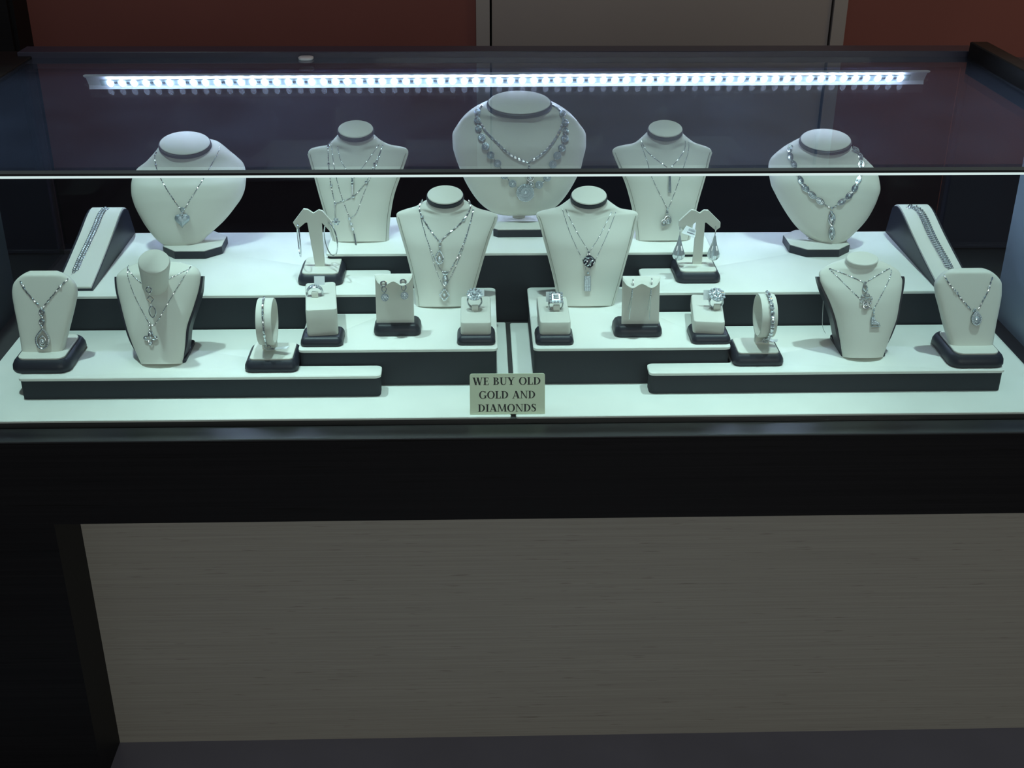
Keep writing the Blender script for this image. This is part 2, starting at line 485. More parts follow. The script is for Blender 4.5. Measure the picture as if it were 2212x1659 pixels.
# deck boards and risers
def board(x0, x1, y0, y1, label):
    b = MB(); b.rslab(x0, x1, y0, y1, [(0.0, 0.6571), (0.0, Z0-0.0008), (0.0008, Z0)], 0.003)
    return single('deck_board', b, 'deck', label, 'board', ((x0+x1)/2, (y0+y1)/2, 0.6571), 'white deck boards')
board(-0.615, 0.0375, 0.0066, 0.284, 'flat white deck board under the left-hand set of risers')
board(0.0435, 0.703, 0.0066, 0.281, 'flat white deck board under the right-hand set of risers')


def riser(pts, zt, label, group, z0=Z0, r=0.007):
    """dark cloth-sided riser with a white padded top; pts = plan outline, counter-clockwise"""
    cx = sum(p[0] for p in pts)/len(pts); cy = sum(p[1] for p in pts)/len(pts)
    t = thing('display_riser', label, 'riser', (cx, cy, z0), group)
    def inset(i):
        out = []
        for k, p in enumerate(pts):
            a, p_, c = V(pts[k-1]), V(p), V(pts[(k+1) % len(pts)])
            d1, d2 = (p_-a).normalized(), (c-p_).normalized()
            out.append(p_ + V((-d1.y, d1.x))*i + V((-d2.y, d2.x))*i)
        return out
    def rounded(q, seg=5):
        out = []
        for k, p in enumerate(q):
            d1, d2 = (q[k-1]-p).normalized(), (q[(k+1) % len(q)]-p).normalized()
            for j in range(seg+1):
                s = j/seg; out.append((p+d1*r)*(1-s)**2 + p*(2*s*(1-s)) + (p+d2*r)*s**2)
        return out
    def rings(prof):
        return [[V((q.x, q.y, z)) for q in rounded(inset(i))] for i, z in prof]
    b = MB(); b.loft(rings([(0.0014, z0+0.0002), (0.0014, zt-0.0042)])); b.obj('riser_body', 'riserface', t)
    b = MB(); b.loft(rings([(0.0008, zt-0.0042), (0, zt-0.0036), (0, zt-0.0008), (0.0008, zt)])); b.obj('riser_top', 'deck', t)
    return t


G1, G2, G3 = 'low front risers', 'mid-height risers', 'tall side risers'
riser([(-.5516, .0605), (-.1181, .0605), (-.1181, .0893), (-.2212, .0893), (-.2212, .2015), (-.5516, .2015)], Z1,
      'low white-topped riser at the left front carrying the bust with round tilted head', G1)
riser([(.2068, .0612), (.6439, .0612), (.6439, .2005), (.3120, .2005), (.3120, .0888), (.2068, .0888)], Z1,
      'low white-topped riser at the right front carrying the bust with flat oval head', G1)
riser([(-.2197, .0905), (.0235, .0905), (.0235, .2885), (-.1165, .2885), (-.1165, .2015), (-.2197, .2015)], Z2,
      'white-topped riser left of the centre gap carrying two ring blocks and hoopless earring display', G2)
riser([(.0670, .0900), (.3103, .0900), (.3103, .2005), (.2172, .2005), (.2172, .2885), (.0670, .2885)], Z2,
      'white-topped riser right of the centre gap carrying two ring blocks and thread earrings', G2)
riser([(-.5560, .2025), (-.1175, .2025), (-.1175, .2885), (-.2055, .2885), (-.2055, .4430), (-.5560, .4430)], Z3,
      'large white-topped riser at the left under the heart necklace bust', G3)
riser([(.2182, .2016), (.6560, .2016), (.6560, .4330), (.3200, .4330), (.3200, .2885), (.2182, .2885)], Z3,
      'large white-topped riser at the right under the marquise necklace bust', G3)
riser([(-.2040, .2895), (.3185, .2895), (.3185, .4400), (-.2040, .4400)], Z4,
      'highest white-topped riser at the back centre under the largest bust', 'tall centre riser', z0=0.6571)

# ------------------------------------------------------------------ display stands
BV = {}            # stand key -> search tree of the surface that jewellery lies on
PL = {}            # stand key -> (point, right, up, normal)


class Frame2:
    """a point on a surface with right / up / out axes; k = metres per photo pixel there"""
    def __init__(s, P, R, U, N):
        s.P, s.R, s.U, s.N = P, R, U, N; s.k = 1/ppm(P)

    def p(s, x, y, z=0.0):
        return s.P + s.R*(x*s.k) + s.U*(y*s.k) + s.N*(z*s.k)


def base_pad(root, x0, x1, y0, y1, z, h=0.015, ins=0.007, r=0.009, plate=0.0022, name='base'):
    b = MB()
    b.rslab(x0, x1, y0, y1, [(0.0015, z+0.0002), (0, z+0.003), (0.0006, z+h*0.55), (0.003, z+h*0.85), (0.0055, z+h)], r, 6)
    b.obj(name, 'charcoal', root)
    b = MB(); b.rslab(x0+ins, x1-ins, y0+ins, y1-ins, [(0, z+h), (0, z+h+plate-0.0006), (0.0007, z+h+plate)], max(r-0.004, 0.004), 6)
    b.obj(name+'_plate', 'cream', root)
    return z+h+plate


def silhouette(rows, P, X, SV, N, n=5):
    loc = []
    for v, ul, ur in rows:
        a, c = on_plane(ul, v, P, N)-P, on_plane(ur, v, P, N)-P
        xa, xc = a.dot(X), c.dot(X)
        loc.append(((a.dot(SV)+c.dot(SV))/2, (xa+xc)/2, (xc-xa)/2))
    loc.sort(key=lambda q: q[0])
    return mono(loc, n)


def mono(P, n):
    """monotone cubic through (height, centre, half-width) rows, spaced by distance along the outline"""
    u = [0.0]
    for a, b in zip(P, P[1:]): u.append(u[-1] + max(1e-6, math.hypot(b[0]-a[0], b[2]-a[2])))
    N_ = len(P); out = []
    cols = list(zip(*P)); tang = []
    for c in cols:
        d = [(c[i+1]-c[i])/(u[i+1]-u[i]) for i in range(N_-1)]
        m = [d[0]] + [0.0 if d[i-1]*d[i] <= 0 else (2*d[i-1]*d[i])/(d[i-1]+d[i]) for i in range(1, N_-1)] + [d[-1]]
        tang.append(m)
    for i in range(N_-1):
        h = u[i+1]-u[i]; k_ = max(2, min(12, int(h/0.004)+2))
        for k in range(k_):
            t = k/k_; h00 = 2*t**3-3*t*t+1; h10 = t**3-2*t*t+t; h01 = -2*t**3+3*t*t; h11 = t**3-t*t
            out.append(tuple(h00*c[i]+h10*h*m[i]+h01*c[i+1]+h11*h*m[i+1] for c, m in zip(cols, tang)))
    out.append(P[-1]); return out


def bust(key, rows, bpx, yB, cap, yT, yaw, df, db, neck_b=0.8, band=True, tip=False, nth=64, nk0=0.15):
    """loft of a bust in the plane through its foot and neck.  df/db = front/back depth as functions of height 0..1"""
    X = V((math.cos(yaw), math.sin(yaw), 0))
    uc, vc, au, bv = cap
    B = at_y(bpx[0], bpx[1], yB); T = at_y(uc, vc, yT)
    SV = T-B; SV = (SV - X*SV.dot(X)).normalized(); N = X.cross(SV).normalized()
    prof = silhouette(rows, B, X, SV, N)
    sT = (T-B).dot(SV)
    a = au/ppm(T); bb = a*neck_b
    elev = math.asin(-(T-CAM).normalized().z)
    tau = math.asin(min(0.98, (bv/ppm(T))/bb)) - elev
    FH = V((math.sin(yaw), -math.cos(yaw), 0))
    Dc = FH*math.cos(tau) - V((0, 0, 1))*math.sin(tau)
    Nc = X.cross(-Dc).normalized()
    if Nc.z < 0: Nc = -Nc
    s0, s1 = prof[0][0], prof[-1][0]
    mb = MB(); rings = []
    if tip: prof = [(prof[0][0]-0.0018, prof[0][1], prof[0][2]*0.55)] + prof
    sc = (T - Nc*0.007 - B).dot(SV)
    for s, xc, w in prof:
        if s > sc-0.003: continue
        t = max(0, min(1, (s-s0)/(sc-s0)))
        D = N.lerp(Dc, sstep(0.40, 1.0, t)).normalized()
        f, g = df(t, w, bb), db(t, w, bb)
        u_ = sstep(nk0, 1.0, t)**0.8; sg = 1.25-0.35*sstep(0.5, 1.0, t); mm = sstep(1.0, 1.7, w/a); bk = Nc.dot(N)*0.0068*sstep(0.55, 1.0, t); xl = prof[0][1]+(prof[-1][1]-prof[0][1])*t; bulge = (bb*0.97-f)*u_
        rg = []
        for j in range(nth):
            q = 2*PI*j/nth; c, sn = math.cos(q), math.sin(q)
            sh = abs(sn)*(1-mm) + mm*math.exp(-((xc+w*c-xl)/(a*sg))**2)*abs(sn)**0.5
            rg.append(B + SV*s + X*(xc+w*c) - N*bk + (D*(f*abs(sn)**0.9 + bulge*sh) if sn > 0 else -D*(g*abs(sn)**0.7)))
        rings.append(rg)
    def capring(h, k):
        c = T + Nc*h
        return [c + X*(a*k*math.cos(2*PI*j/nth)) + Dc*(bb*k*math.sin(2*PI*j/nth)) for j in range(nth)]
    rings.append(capring(-0.0068, 0.97))
    mb.loft(rings)
    BV[key] = mb.bvh(); PL[key] = (B, X, SV, N)
    return mb, dict(B=B, T=T, X=X, S=SV, N=N, Dc=Dc, Nc=Nc, capring=capring, prof=prof, a=a)


def finish_bust(key, mb, g, root, body='bust_body', band=True, piping=True):
    mb.obj(body, 'cream', root, angle=60)
    cr = g['capring']
    if band:
        b = MB(); b.loft([cr(-0.0080, 0.98), cr(-0.0076, 1.045), cr(-0.0062, 1.06), cr(-0.0050, 1.05), cr(-0.0044, 1.06), cr(-0.0026, 1.05), cr(-0.0018, 0.98)]); b.obj('neck_band', 'charcoal', root)
        b = MB(); b.loft([cr(-0.0018, 0.97), cr(-0.0012, 1.0), cr(-0.0003, 0.995), cr(0.0003, 0.96)]); b.obj('neck_cap', 'cream', root)
    else:
        b = MB(); b.loft([cr(-0.0068, 0.97), cr(-0.003, 1.0), cr(-0.0008, 0.99), cr(0, 0.94)]); b.obj('neck_cap', 'cream', root)
    if piping:
        for sg in (-1, 1):
            pts = [g['B'] + g['S']*s + g['X']*(xc+sg*(w-0.0006)) + g['N']*0.0008 for s, xc, w in g['prof'] if s < g['smax']]
            b = MB(); b.tube(pts, 0.0014, 6); b.obj('edge_piping', 'cream', root)
            sm = []
            for s, xc, w in g['prof']:
                if s >= g['smax']: continue
                e = w-0.0030; sn = math.sqrt(max(0, 1-(e/w)**2)); t = max(0, (s-g['prof'][0][0])/g['smax'])
                sm.append(g['B'] + g['S']*s + g['X']*(xc+sg*e) + g['N']*(df_square(t*0.85, w, 0)*sn**0.9+0.0001))
            b = MB(); b.tube(sm, 0.00045, 5); b.obj('seam', 'seam', root)


def df_square(t, w, nb):       # gentle shell, full round at the neck
    return 0.012 + 0.003*sstep(0.1, 0.4, t) - 0.010*sstep(0.55, 0.95, t)


def db_square(t, w, nb):
    return 0.004 + (nb*0.97-0.004)*sstep(0.80, 0.97, t)


def df_oval(t, w, nb):
    return 0.006 + 0.020*math.sqrt(max(0, min(1, t/0.45))) - 0.014*sstep(0.6, 0.97, t)


def db_oval(t, w, nb):
    return 0.003 + 0.006*sstep(0, 0.3, t) + (nb*0.97-0.009)*sstep(0.8, 0.97, t)


LB = 'leatherette necklace busts'
sq = [
    ('B', [(296, 728, 806), (308, 715, 824), (316, 705, 845), (321, 672, 876), (328, 665, 882), (345, 669, 877), (376, 678, 866), (424, 691, 850), (472, 705, 842), (521.5, 720, 839)],
     (779, 521.5), 0.342, (768, 278, 37.5, 18.5), 0.392, Z4, 'cream square-shouldered bust on the high riser, hung with three long fine necklaces'),
    ('D', [(292, 1399, 1476), (304, 1383, 1491), (313, 1366, 1508), (319, 1330, 1530), (326, 1323, 1538), (340, 1328, 1534), (372, 1342, 1526), (410, 1356, 1515), (450, 1366, 1504), (490, 1372, 1495), (519.5, 1375, 1489)],
     (1432, 519.5), 0.339, (1437.5, 277, 36.5, 18), 0.389, Z4, 'cream square-shouldered bust on the high riser, between the largest bust and the teardrop earrings'),
    ('F', [(439, 922, 1001), (446, 906, 1017), (452, 892, 1028), (457, 868, 1044), (461, 857, 1064), (466, 856, 1075), (475, 858, 1073), (510, 868, 1059), (556, 881, 1045), (602, 892, 1032), (640, 899, 1022), (661, 901, 1018)],
     (958, 661), 0.2265, (961.5, 420, 38.5, 20), 0.272, Z2, 'cream square-shouldered bust left of the gap, layered with three stone pendants'),
    ('G', [(437, 1232, 1311), (446, 1216, 1326), (453, 1200, 1339), (457, 1178, 1352), (460, 1161, 1376), (464, 1158, 1379), (472, 1162, 1376), (510, 1173, 1367), (556, 1185, 1354), (600, 1196, 1342), (632, 1202, 1333), (660, 1207, 1325)],
     (1266, 660), 0.2262, (1272.5, 421, 38, 20), 0.272, Z2, 'cream square-shouldered bust right of the gap, with a black-striped square pendant'),
]
for key, rows, bp, yB, cap, yT, zt, label in sq:
    mb, g = bust(key, rows, bp, yB, cap, yT, 0.0, df_square, db_square, 0.8)
    root = thing('necklace_bust', label, 'necklace bust', (g['B'].x, yB, zt), LB)
    smax = [s for s, xc, w in g['prof'] if w == max(q[2] for q in g['prof'])][0]
    g['smax'] = smax
    finish_bust(key, mb, g, root)

ov = [
    ('A', [(315, 345, 470), (330, 332, 492), (345, 315, 513), (360, 294, 527), (375, 286, 531), (392, 282.5, 532), (412, 283, 530), (432, 288, 523), (455, 298, 507), (480, 312, 486), (500, 326, 464), (518, 342, 443), (530, 358, 430), (536, 374, 417)],
     (395, 538), 0.362, (399, 308, 53, 24.5), 0.425, 0.16, (0.352, 0.0, 0), 'cream oval-bodied bust at the back left wearing the heart pendant'),
    ('C', [(227, 1054, 1190), (236, 1030, 1211), (250, 1005, 1235), (270, 987, 1254), (292, 977, 1266), (314, 978, 1266), (342, 985, 1260), (366, 994, 1254), (397, 1008, 1239), (428, 1028, 1219), (445, 1044, 1203), (456, 1060, 1186), (463, 1076, 1168)],
     (1122, 466), 0.385, (1122, 220, 67, 24.5), 0.440, 0.0, (0, 0, 0), 'largest cream oval-bodied bust, at the back centre, in two heavy sparkling necklaces'),
    ('E', [(316, 1713, 1838), (328, 1688, 1854), (345, 1666, 1877), (360, 1660, 1891), (378, 1660, 1899), (400, 1664, 1902), (425, 1675, 1896), (450, 1689, 1885), (473, 1704, 1871), (495, 1722, 1852), (512, 1743, 1835), (524, 1766, 1819), (529, 1782, 1808)],
     (1796, 531), 0.355, (1784, 301, 53, 23), 0.418, -0.16, (0, 0, 0), 'cream oval-bodied bust at the back right wearing the marquise link necklace'),
]
for key, rows, bp, yB, cap, yT, yaw, _, label in ov:
    mb, g = bust(key, rows, bp, yB, cap, yT, yaw, df_oval, db_oval, 0.72, tip=True)
    if key == 'C': fx0, fx1, fy0, fy1, zt, ch = at_y(1066, 513, 0.350).x, at_y(1180, 513, 0.350).x, 0.3505, 0.428, Z4, 0.006
    elif key == 'A': fx0, fx1, fy0, fy1, zt, ch = at_z(354, 540, Z3+.011).x, at_z(490, 525, Z3+.011).x, 0.3345, 0.416, Z3, 0.020
    else: fx0, fx1, fy0, fy1, zt, ch = at_z(1699, 535, Z3+.011).x, at_z(1834, 540, Z3+.011).x, 0.327, 0.408, Z3, 0.020
    sh = {'A': -0.0045, 'C': 0.0, 'E': 0.007}[key]; fx0 += sh; fx1 += sh
    cx, cy = (fx0+fx1)/2, (fy0+fy1)/2
    root = thing('necklace_bust', label, 'necklace bust', (cx, cy, zt), LB)
    finish_bust(key, mb, g, root, piping=False)
    def octo(i, z):
        a, b_, c, d = fx0+i, fx1-i, fy0+i, fy1-i
        pts = [(a+ch, c), (b_-ch, c), (b_, c+ch), (b_, d-ch), (b_-ch, d), (a+ch, d), (a, d-ch), (a, c+ch)]
        return [V((x, y, z)) for x, y in pts]
    b = MB(); b.loft([octo(0, zt+0.0002), octo(0, zt+0.0105)]); b.obj('base', 'charcoal', root)
    b = MB(); b.loft([octo(0.0006, zt+0.0105), octo(0.0006, zt+0.0115), octo(0.002, zt+0.0125)]); b.obj('base_plate', 'cream', root)
    hip = g['B'] + g['S']*0.035 - g['N']*0.002
    b = MB(); ft = V((cx + (0.004 if key == 'A' else -0.004 if key == 'E' else 0), hip.y+0.004, zt+0.0125))
    hw = 0.0082
    b.loft([[p+V((sx*hw, sy*0.006, 0)) for sx, sy in ((-1, -1), (1, -1), (1, 1), (-1, 1))] for p in (ft, hip)]); b.obj('post', 'cream', root)

# two front busts with a black back shell
fr = [
    ('I', [(566, 300, 385), (571, 288, 405), (577, 272, 422), (584, 262, 430), (597, 252, 434), (618, 253, 431), (664, 263, 418), (706, 274, 404), (746, 288, 400), (785.5, 306, 395)],
     (350, 785.5), 0.1005, (333, 566, 35, 25), 0.125, 'cream bust with black back and long round neck, wearing loop and star pendants'),
    ('R', [(566, 1822, 1901), (574, 1802, 1919), (582, 1782, 1936), (590, 1771, 1946), (602, 1771, 1950), (618, 1777, 1949), (651, 1792, 1943), (692, 1806, 1935), (727, 1813, 1922), (770.5, 1820, 1906)],
     (1863, 770.5), 0.1025, (1863, 557.5, 35, 15), 0.143, 'cream bust with black back and flat oval neck, wearing flower and skate pendants'),
]
for key, rows, bp, yB, cap, yT, label in fr:
    long = key == 'I'
    if long:     # body closes at the shoulders; the neck is a separate stub leaning towards the viewer
        X = V((1, 0, 0)); B = at_y(bp[0], bp[1], yB); T = at_y(340, 566, 0.150)
        SV = (T-B); SV = (SV-X*SV.dot(X)).normalized(); N = X.cross(SV).normalized()
        prof = silhouette(rows, B, X, SV, N)
        g = dict(B=B, X=X, S=SV, N=N, prof=prof)
        def shell(pf, f0, f1, grow):
            rings = []
            for s, xc, w in pf:
                t = (s-pf[0][0])/(pf[-1][0]-pf[0][0]); w2 = w+grow
                k = 1-0.75*sstep(0.86, 1, t)
                rings.append([B+SV*s+X*(xc+w2*math.cos(2*PI*j/40)) + (N*((f0+0.014)*k*math.sin(2*PI*j/40)**0.9 if math.sin(2*PI*j/40) > 0 else 0) + (-N*(f1*k*abs(math.sin(2*PI*j/40))**0.5) if math.sin(2*PI*j/40) <= 0 else V())) for j in range(40)])
            return MB().loft(rings)
        mb = shell(prof, 0.002, 0.004, 0)
        BV[key] = mb.bvh(); PL[key] = (B, X, SV, N)
    else:
        mb, g = bust(key, rows, bp, yB, cap, yT, 0.0, lambda t, w, nb: 0.016-0.008*sstep(0.75, 0.97, t), db_square, 0.72)
        B, X, SV, N, prof = g['B'], g['X'], g['S'], g['N'], g['prof']
    root = thing('necklace_bust', label, 'necklace bust', (B.x, yB, Z1), LB)
    # black shell behind, a little wider
    pf = [q for q in prof if q[0] < prof[-1][0]*0.86]
    rings = []
    for s, xc, w in pf:
        t = (s-pf[0][0])/(pf[-1][0]-pf[0][0]); w2 = w+0.0035*sstep(0, 0.3, t)-0.0006; dp = 0.032*(1-0.45*sstep(0.75, 1, t))
        rings.append([B+SV*s+X*(xc+w2*math.copysign(abs(math.cos(2*PI*j/40))**0.3, math.cos(2*PI*j/40))) - N*(0.001 + (dp*abs(math.sin(2*PI*j/40))**0.35 if math.sin(2*PI*j/40) < 0 else 0)) for j in range(40)])
    b = MB(); b.loft(rings); b.obj('back_shell', 'charcoal', root)
    b = MB(); wb = prof[0][2]
    b.rslab(B.x-wb-0.001, B.x+wb+0.004, yB-0.001, yB+0.060, [(0, Z1+0.0002), (0, Z1+0.0035), (0.0008, Z1+0.0042)], 0.004); b.obj('foot', 'charcoal', root)
    b = MB(); w_ = wb*0.55
    b.prism([V((B.x-w_, yB+0.050, Z1+0.004)), V((B.x-w_, yB+0.054, Z1+0.004)), B+SV*0.062-X*w_-N*0.017, B+SV*0.062-X*w_-N*0.020], X*(2*w_)); b.obj('easel_leg', 'charcoal', root)
    if long:
        mb.obj('bust_body', 'cream', root, angle=60)
        Tn = at_y(333, 566, 0.098); a = 35/ppm(Tn); tau = math.radians(33)
        D = V((0.0, -math.sin(tau), -math.cos(tau))); Nc = V((0, -math.cos(tau), math.sin(tau)))
        el = V((0, math.sin(tau)*0.0, 1))
        Up = X.cross(Nc).normalized()
        if Up.z < 0: Up = -Up
        Bn = B + SV*(prof[-1][0]*0.70) + X*((on_plane(336, 640, B, N)-B).dot(X))
        rings = []
        for h, k, q in ((1.0, 0.80, Bn), (0.55, 0.86, None), (0.2, 0.95, None), (0.04, 1.0, None), (0.0, 0.985, None), (-0.03, 0.93, None)):
            c = Tn.lerp(Bn, h)
            rings.append([c + X*(a*k*math.cos(2*PI*j/36)) + Up*(a*0.80*k*math.sin(2*PI*j/36)) for j in range(36)])
        b = MB(); b.loft(rings); b.obj('neck', 'cream', root, angle=50)
    else:
        g['smax'] = 0
        finish_bust(key, mb, g, root, band=False, piping=False)

# rounded pads on dark bases
for key, rows, bx, by, yB, lean, label in (
    ('H', [(585.5, 62, 121), (589, 54, 130), (597, 42, 144), (608, 31, 156), (618, 26.5, 162), (632, 25, 164.5), (660, 29, 160), (705, 38, 149), (740, 44, 140), (769, 48, 133)],
     (at_z(24, 806, Z1).x, at_z(152, 806, Z1).x), (0.0720, 0.1590), 0.1000, 0.030, 'rounded cream necklace pad at the far left front, with an open teardrop pendant'),
    ('S', [(579.5, 2064, 2124), (583, 2052, 2135), (591, 2038, 2148), (602, 2028, 2159), (614, 2022, 2165), (632, 2023, 2165), (660, 2030, 2161), (700, 2040, 2153), (735, 2051, 2147), (758, 2057, 2143)],
     (at_z(2053, 797, Z1).x, at_z(2175, 797, Z1).x), (0.0655, 0.1500), 0.0965, 0.030, 'rounded cream necklace pad at the far right front, with a small solid teardrop pendant')):
    u, v = ((rows[-1][1]+rows[-1][2])/2, rows[-1][0])
    root = thing('necklace_pad', label, 'necklace stand', ((bx[0]+bx[1])/2, sum(by)/2, Z1), 'rounded necklace pads')
    zt = base_pad(root, bx[0], bx[1], by[0], by[1], Z1, 0.0155, 0.0075, 0.014)
    B = at_y(u, v, yB); T = at_y(u, rows[0][0], yB+lean)
    X = V((1, 0, 0)); SV = (T-B); SV = (SV-X*SV.x).normalized(); N = X.cross(SV).normalized()
    prof = silhouette(rows, B, X, SV, N)
    s0, s1 = prof[0][0], prof[-1][0]
    rings = []
    for s, xc, w in prof:
        k = 1-0.85*sstep(0.93, 1.0, (s-s0)/(s1-s0))**2
        dd = 0.0085*k
        rg = []
        for j in range(44):
            q = 2*PI*j/44; c, sn = math.cos(q), math.sin(q)
            rg.append(B+SV*(s)+X*(xc+w*math.copysign(abs(c)**0.35, c)) + N*(dd*math.copysign(abs(sn)**0.55, sn)-0.004))
        rings.append(rg)
    b = MB(); b.loft(rings); BV[key] = b.bvh(); PL[key] = (B, X, SV, N)
    b.obj('pad', 'cream', root, angle=50)

# ring blocks
for key, bu, by, front, top, yb, skew, label in (
    ('K', (648, 740, 750), (0.0985, 0.1415), (650, 718, 669, 731), 609, 0.1075, 0.0, 'tall cream ring block left of the first earring display, with a broad domed ring'),
    ('M', (987, 1070.5, 747), (0.0990, 0.1400), (994.5, 1061, 697, 729), 639, 0.1070, 0.0, 'short cream ring block just left of the centre gap, with a round flower ring'),
    ('N', (1157, 1240.5, 747), (0.0975, 0.1390), (1166, 1233.5, 696, 728), 639, 0.1055, 0.0, 'short cream ring block just right of the centre gap, with a square-headed ring'),
    ('P', (1494, 1580, 744), (0.0970, 0.1430), (1508, 1575.5, 695, 726), 636, 0.1050, 0.0, 'short cream ring block turned slightly, beside the right bangle hoop, with a big cluster ring')):
    x0, x1 = at_z(bu[0], bu[2], Z2).x, at_z(bu[1], bu[2], Z2).x
    root = thing('ring_block', label, 'ring stand', ((x0+x1)/2, sum(by)/2, Z2), 'cream ring blocks')
    b = MB(); b.rslab(x0, x1, by[0], by[1], [(0.001, Z2+0.0002), (0, Z2+0.002), (0.0006, Z2+0.006), (0.003, Z2+0.0095), (0.0055, Z2+0.011)], 0.007, 6); b.obj('base', 'charcoal', root)
    ul, ur, vt, vb = front
    A, Bq = at_y(ul, vt, yb), at_y(ur, vt, yb); zt = A.z
    yk = at_z((ul+ur)/2, top, zt).y
    dx = at_z(653.6, 609, zt).x - A.x if key == 'K' else (at_z(1504, 636, zt).x - A.x if key == 'P' else 0.0)
    def ring(i, z, tz):
        a, c, d, e = A.x+i, Bq.x-i, yb+i, yk-i; out = []
        rr = max(0.0045-i, 0.001)
        for cx, cy, a0 in ((c-rr, e-rr, 0), (a+rr, e-rr, 90), (a+rr, d+rr, 180), (c-rr, d+rr, 270)):
            for q in range(6):
                t = math.radians(a0+18*q); out.append(V((cx+rr*math.cos(t), cy+rr*math.sin(t), z)))
        if key in 'KP':
            th = math.radians(-7 if key == 'P' else 7); m = V(((a+c)/2, (d+e)/2, 0))
            out = [V((m.x+(p.x-m.x)*math.cos(th)-(p.y-m.y)*math.sin(th), m.y+(p.x-m.x)*math.sin(th)+(p.y-m.y)*math.cos(th), p.z)) for p in out]
        return out
    b = MB(); b.loft([ring(0.0006, Z2+0.011, 0), ring(0.0, Z2+0.0125, 0), ring(0.0, zt-0.0022, 1), ring(0.0006, zt-0.0008, 1), ring(0.0022, zt, 1)])
    BV[key] = b.bvh(); PL[key] = (V(((A.x+Bq.x)/2, (yb+yk)/2, zt)), V((1, 0, 0)), V((0, 1, 0)), V((0, 0, 1)))
    b.obj('block', 'cream', root)

# curved earring displays
for key, bu, by, top, bot, yb, label in (
    ('L', (806.5, 909, 727), (0.1285, 0.1660), (810.5, 891, 592), (813.5, 895, 703), 0.1390, 'curled cream earring display on the left mid riser, with two circle-drop earrings'),
    ('O', (1327, 1432, 730), (0.1190, 0.1600), (1343.5, 1423.7, 597), (1342.3, 1423, 704), 0.1300, 'curled cream earring display on the right mid riser, with two long thread earrings')):
    x0, x1 = at_z(bu[0], bu[2], Z2).x, at_z(bu[1], bu[2], Z2).x
    root = thing('earring_display', label, 'earring stand', ((x0+x1)/2, sum(by)/2, Z2), 'curled earring displays')
    b = MB(); b.rslab(x0, x1, by[0], by[1], [(0.001, Z2+0.0002), (0, Z2+0.003), (0.0006, Z2+0.008), (0.003, Z2+0.0125), (0.0055, Z2+0.0142)], 0.009, 6); b.obj('base', 'charcoal', root)
    P0, P1 = at_y(bot[0], bot[2], yb), at_y(bot[1], bot[2], yb)
    zb = Z2+0.0142
    yt = yb+0.006
    A, C = at_y(top[0], top[2], yt), at_y(top[1], top[2], yt); zt = A.z
    nx = 22; rows_ = []
    # side profile: up the front face, then curling over towards the viewer
    pr2 = [(yb, zb), (yb+0.003, zb+(zt-zb)*0.35), (yb+0.006, zb+(zt-zb)*0.7), (yb+0.0068, zt-0.006), (yb+0.0055, zt-0.0015), (yb+0.001, zt), (yb-0.006, zt-0.0032), (yb-0.0135, zt-0.0085)]
    pr2 = crom(pr2, 4)
    npf = len(pr2); th = 0.0016
    for i, (yy, zz) in enumerate(pr2):
        f = i/(npf-1); rg = []
        for j in range(nx+1):
            s = j/nx
            x = (P0.x+(A.x-P0.x)*f)*(1-s) + (P1.x+(C.x-P1.x)*f)*s
            k = sstep(0.72, 1.0, f)
            # scalloped lip: two lobes hang lower and further out
            lobe = 0.5-0.5*math.cos(2*PI*s*2) if 0 < s < 1 else 0.0
            q = V((x, yy, zz))
            if k > 0:
                q += V((0, 0.0060, 0.0042))*k*(1-lobe)*0.8
                c_ = min(s, 1-s)
                if c_ < 0.08: q += V((0, 0.006, 0.003))*k*(1-c_/0.08)
            rg.append(q)
        rows_.append(rg)
    b = MB()
    g1 = [[b.bm.verts.new(p) for p in rg] for rg in rows_]
    g2 = []
    for i, rg in enumerate(rows_):
        t = (V((0, *pr2[min(i+1, npf-1)]))-V((0, *pr2[max(i-1, 0)]))).normalized(); nrm = V((0, t.z, -t.y))
        g2.append([b.bm.verts.new(p+nrm*th) for p in rg])
    for i in range(npf-1):
        for j in range(nx):
            b.face((g1[i][j], g1[i][j+1], g1[i+1][j+1], g1[i+1][j])); b.face((g2[i][j+1], g2[i][j], g2[i+1][j], g2[i+1][j+1]))
    for i in range(npf-1):
        b.face((g1[i][0], g1[i+1][0], g2[i+1][0], g2[i][0])); b.face((g1[i+1][nx], g1[i][nx], g2[i][nx], g2[i+1][nx]))
    for j in range(nx):
        b.face((g1[0][j+1], g1[0][j], g2[0][j], g2[0][j+1])); b.face((g1[-1][j], g1[-1][j+1], g2[-1][j+1], g2[-1][j]))
    BV[key] = b.bvh(); PL[key] = (V(((P0.x+P1.x)/2, yb, zb)), V((1, 0, 0)), V((0, 0.1, 1)).normalized(), V((0, -1, 0.1)).normalized())
    b.obj('panel', 'cream', root, angle=55)

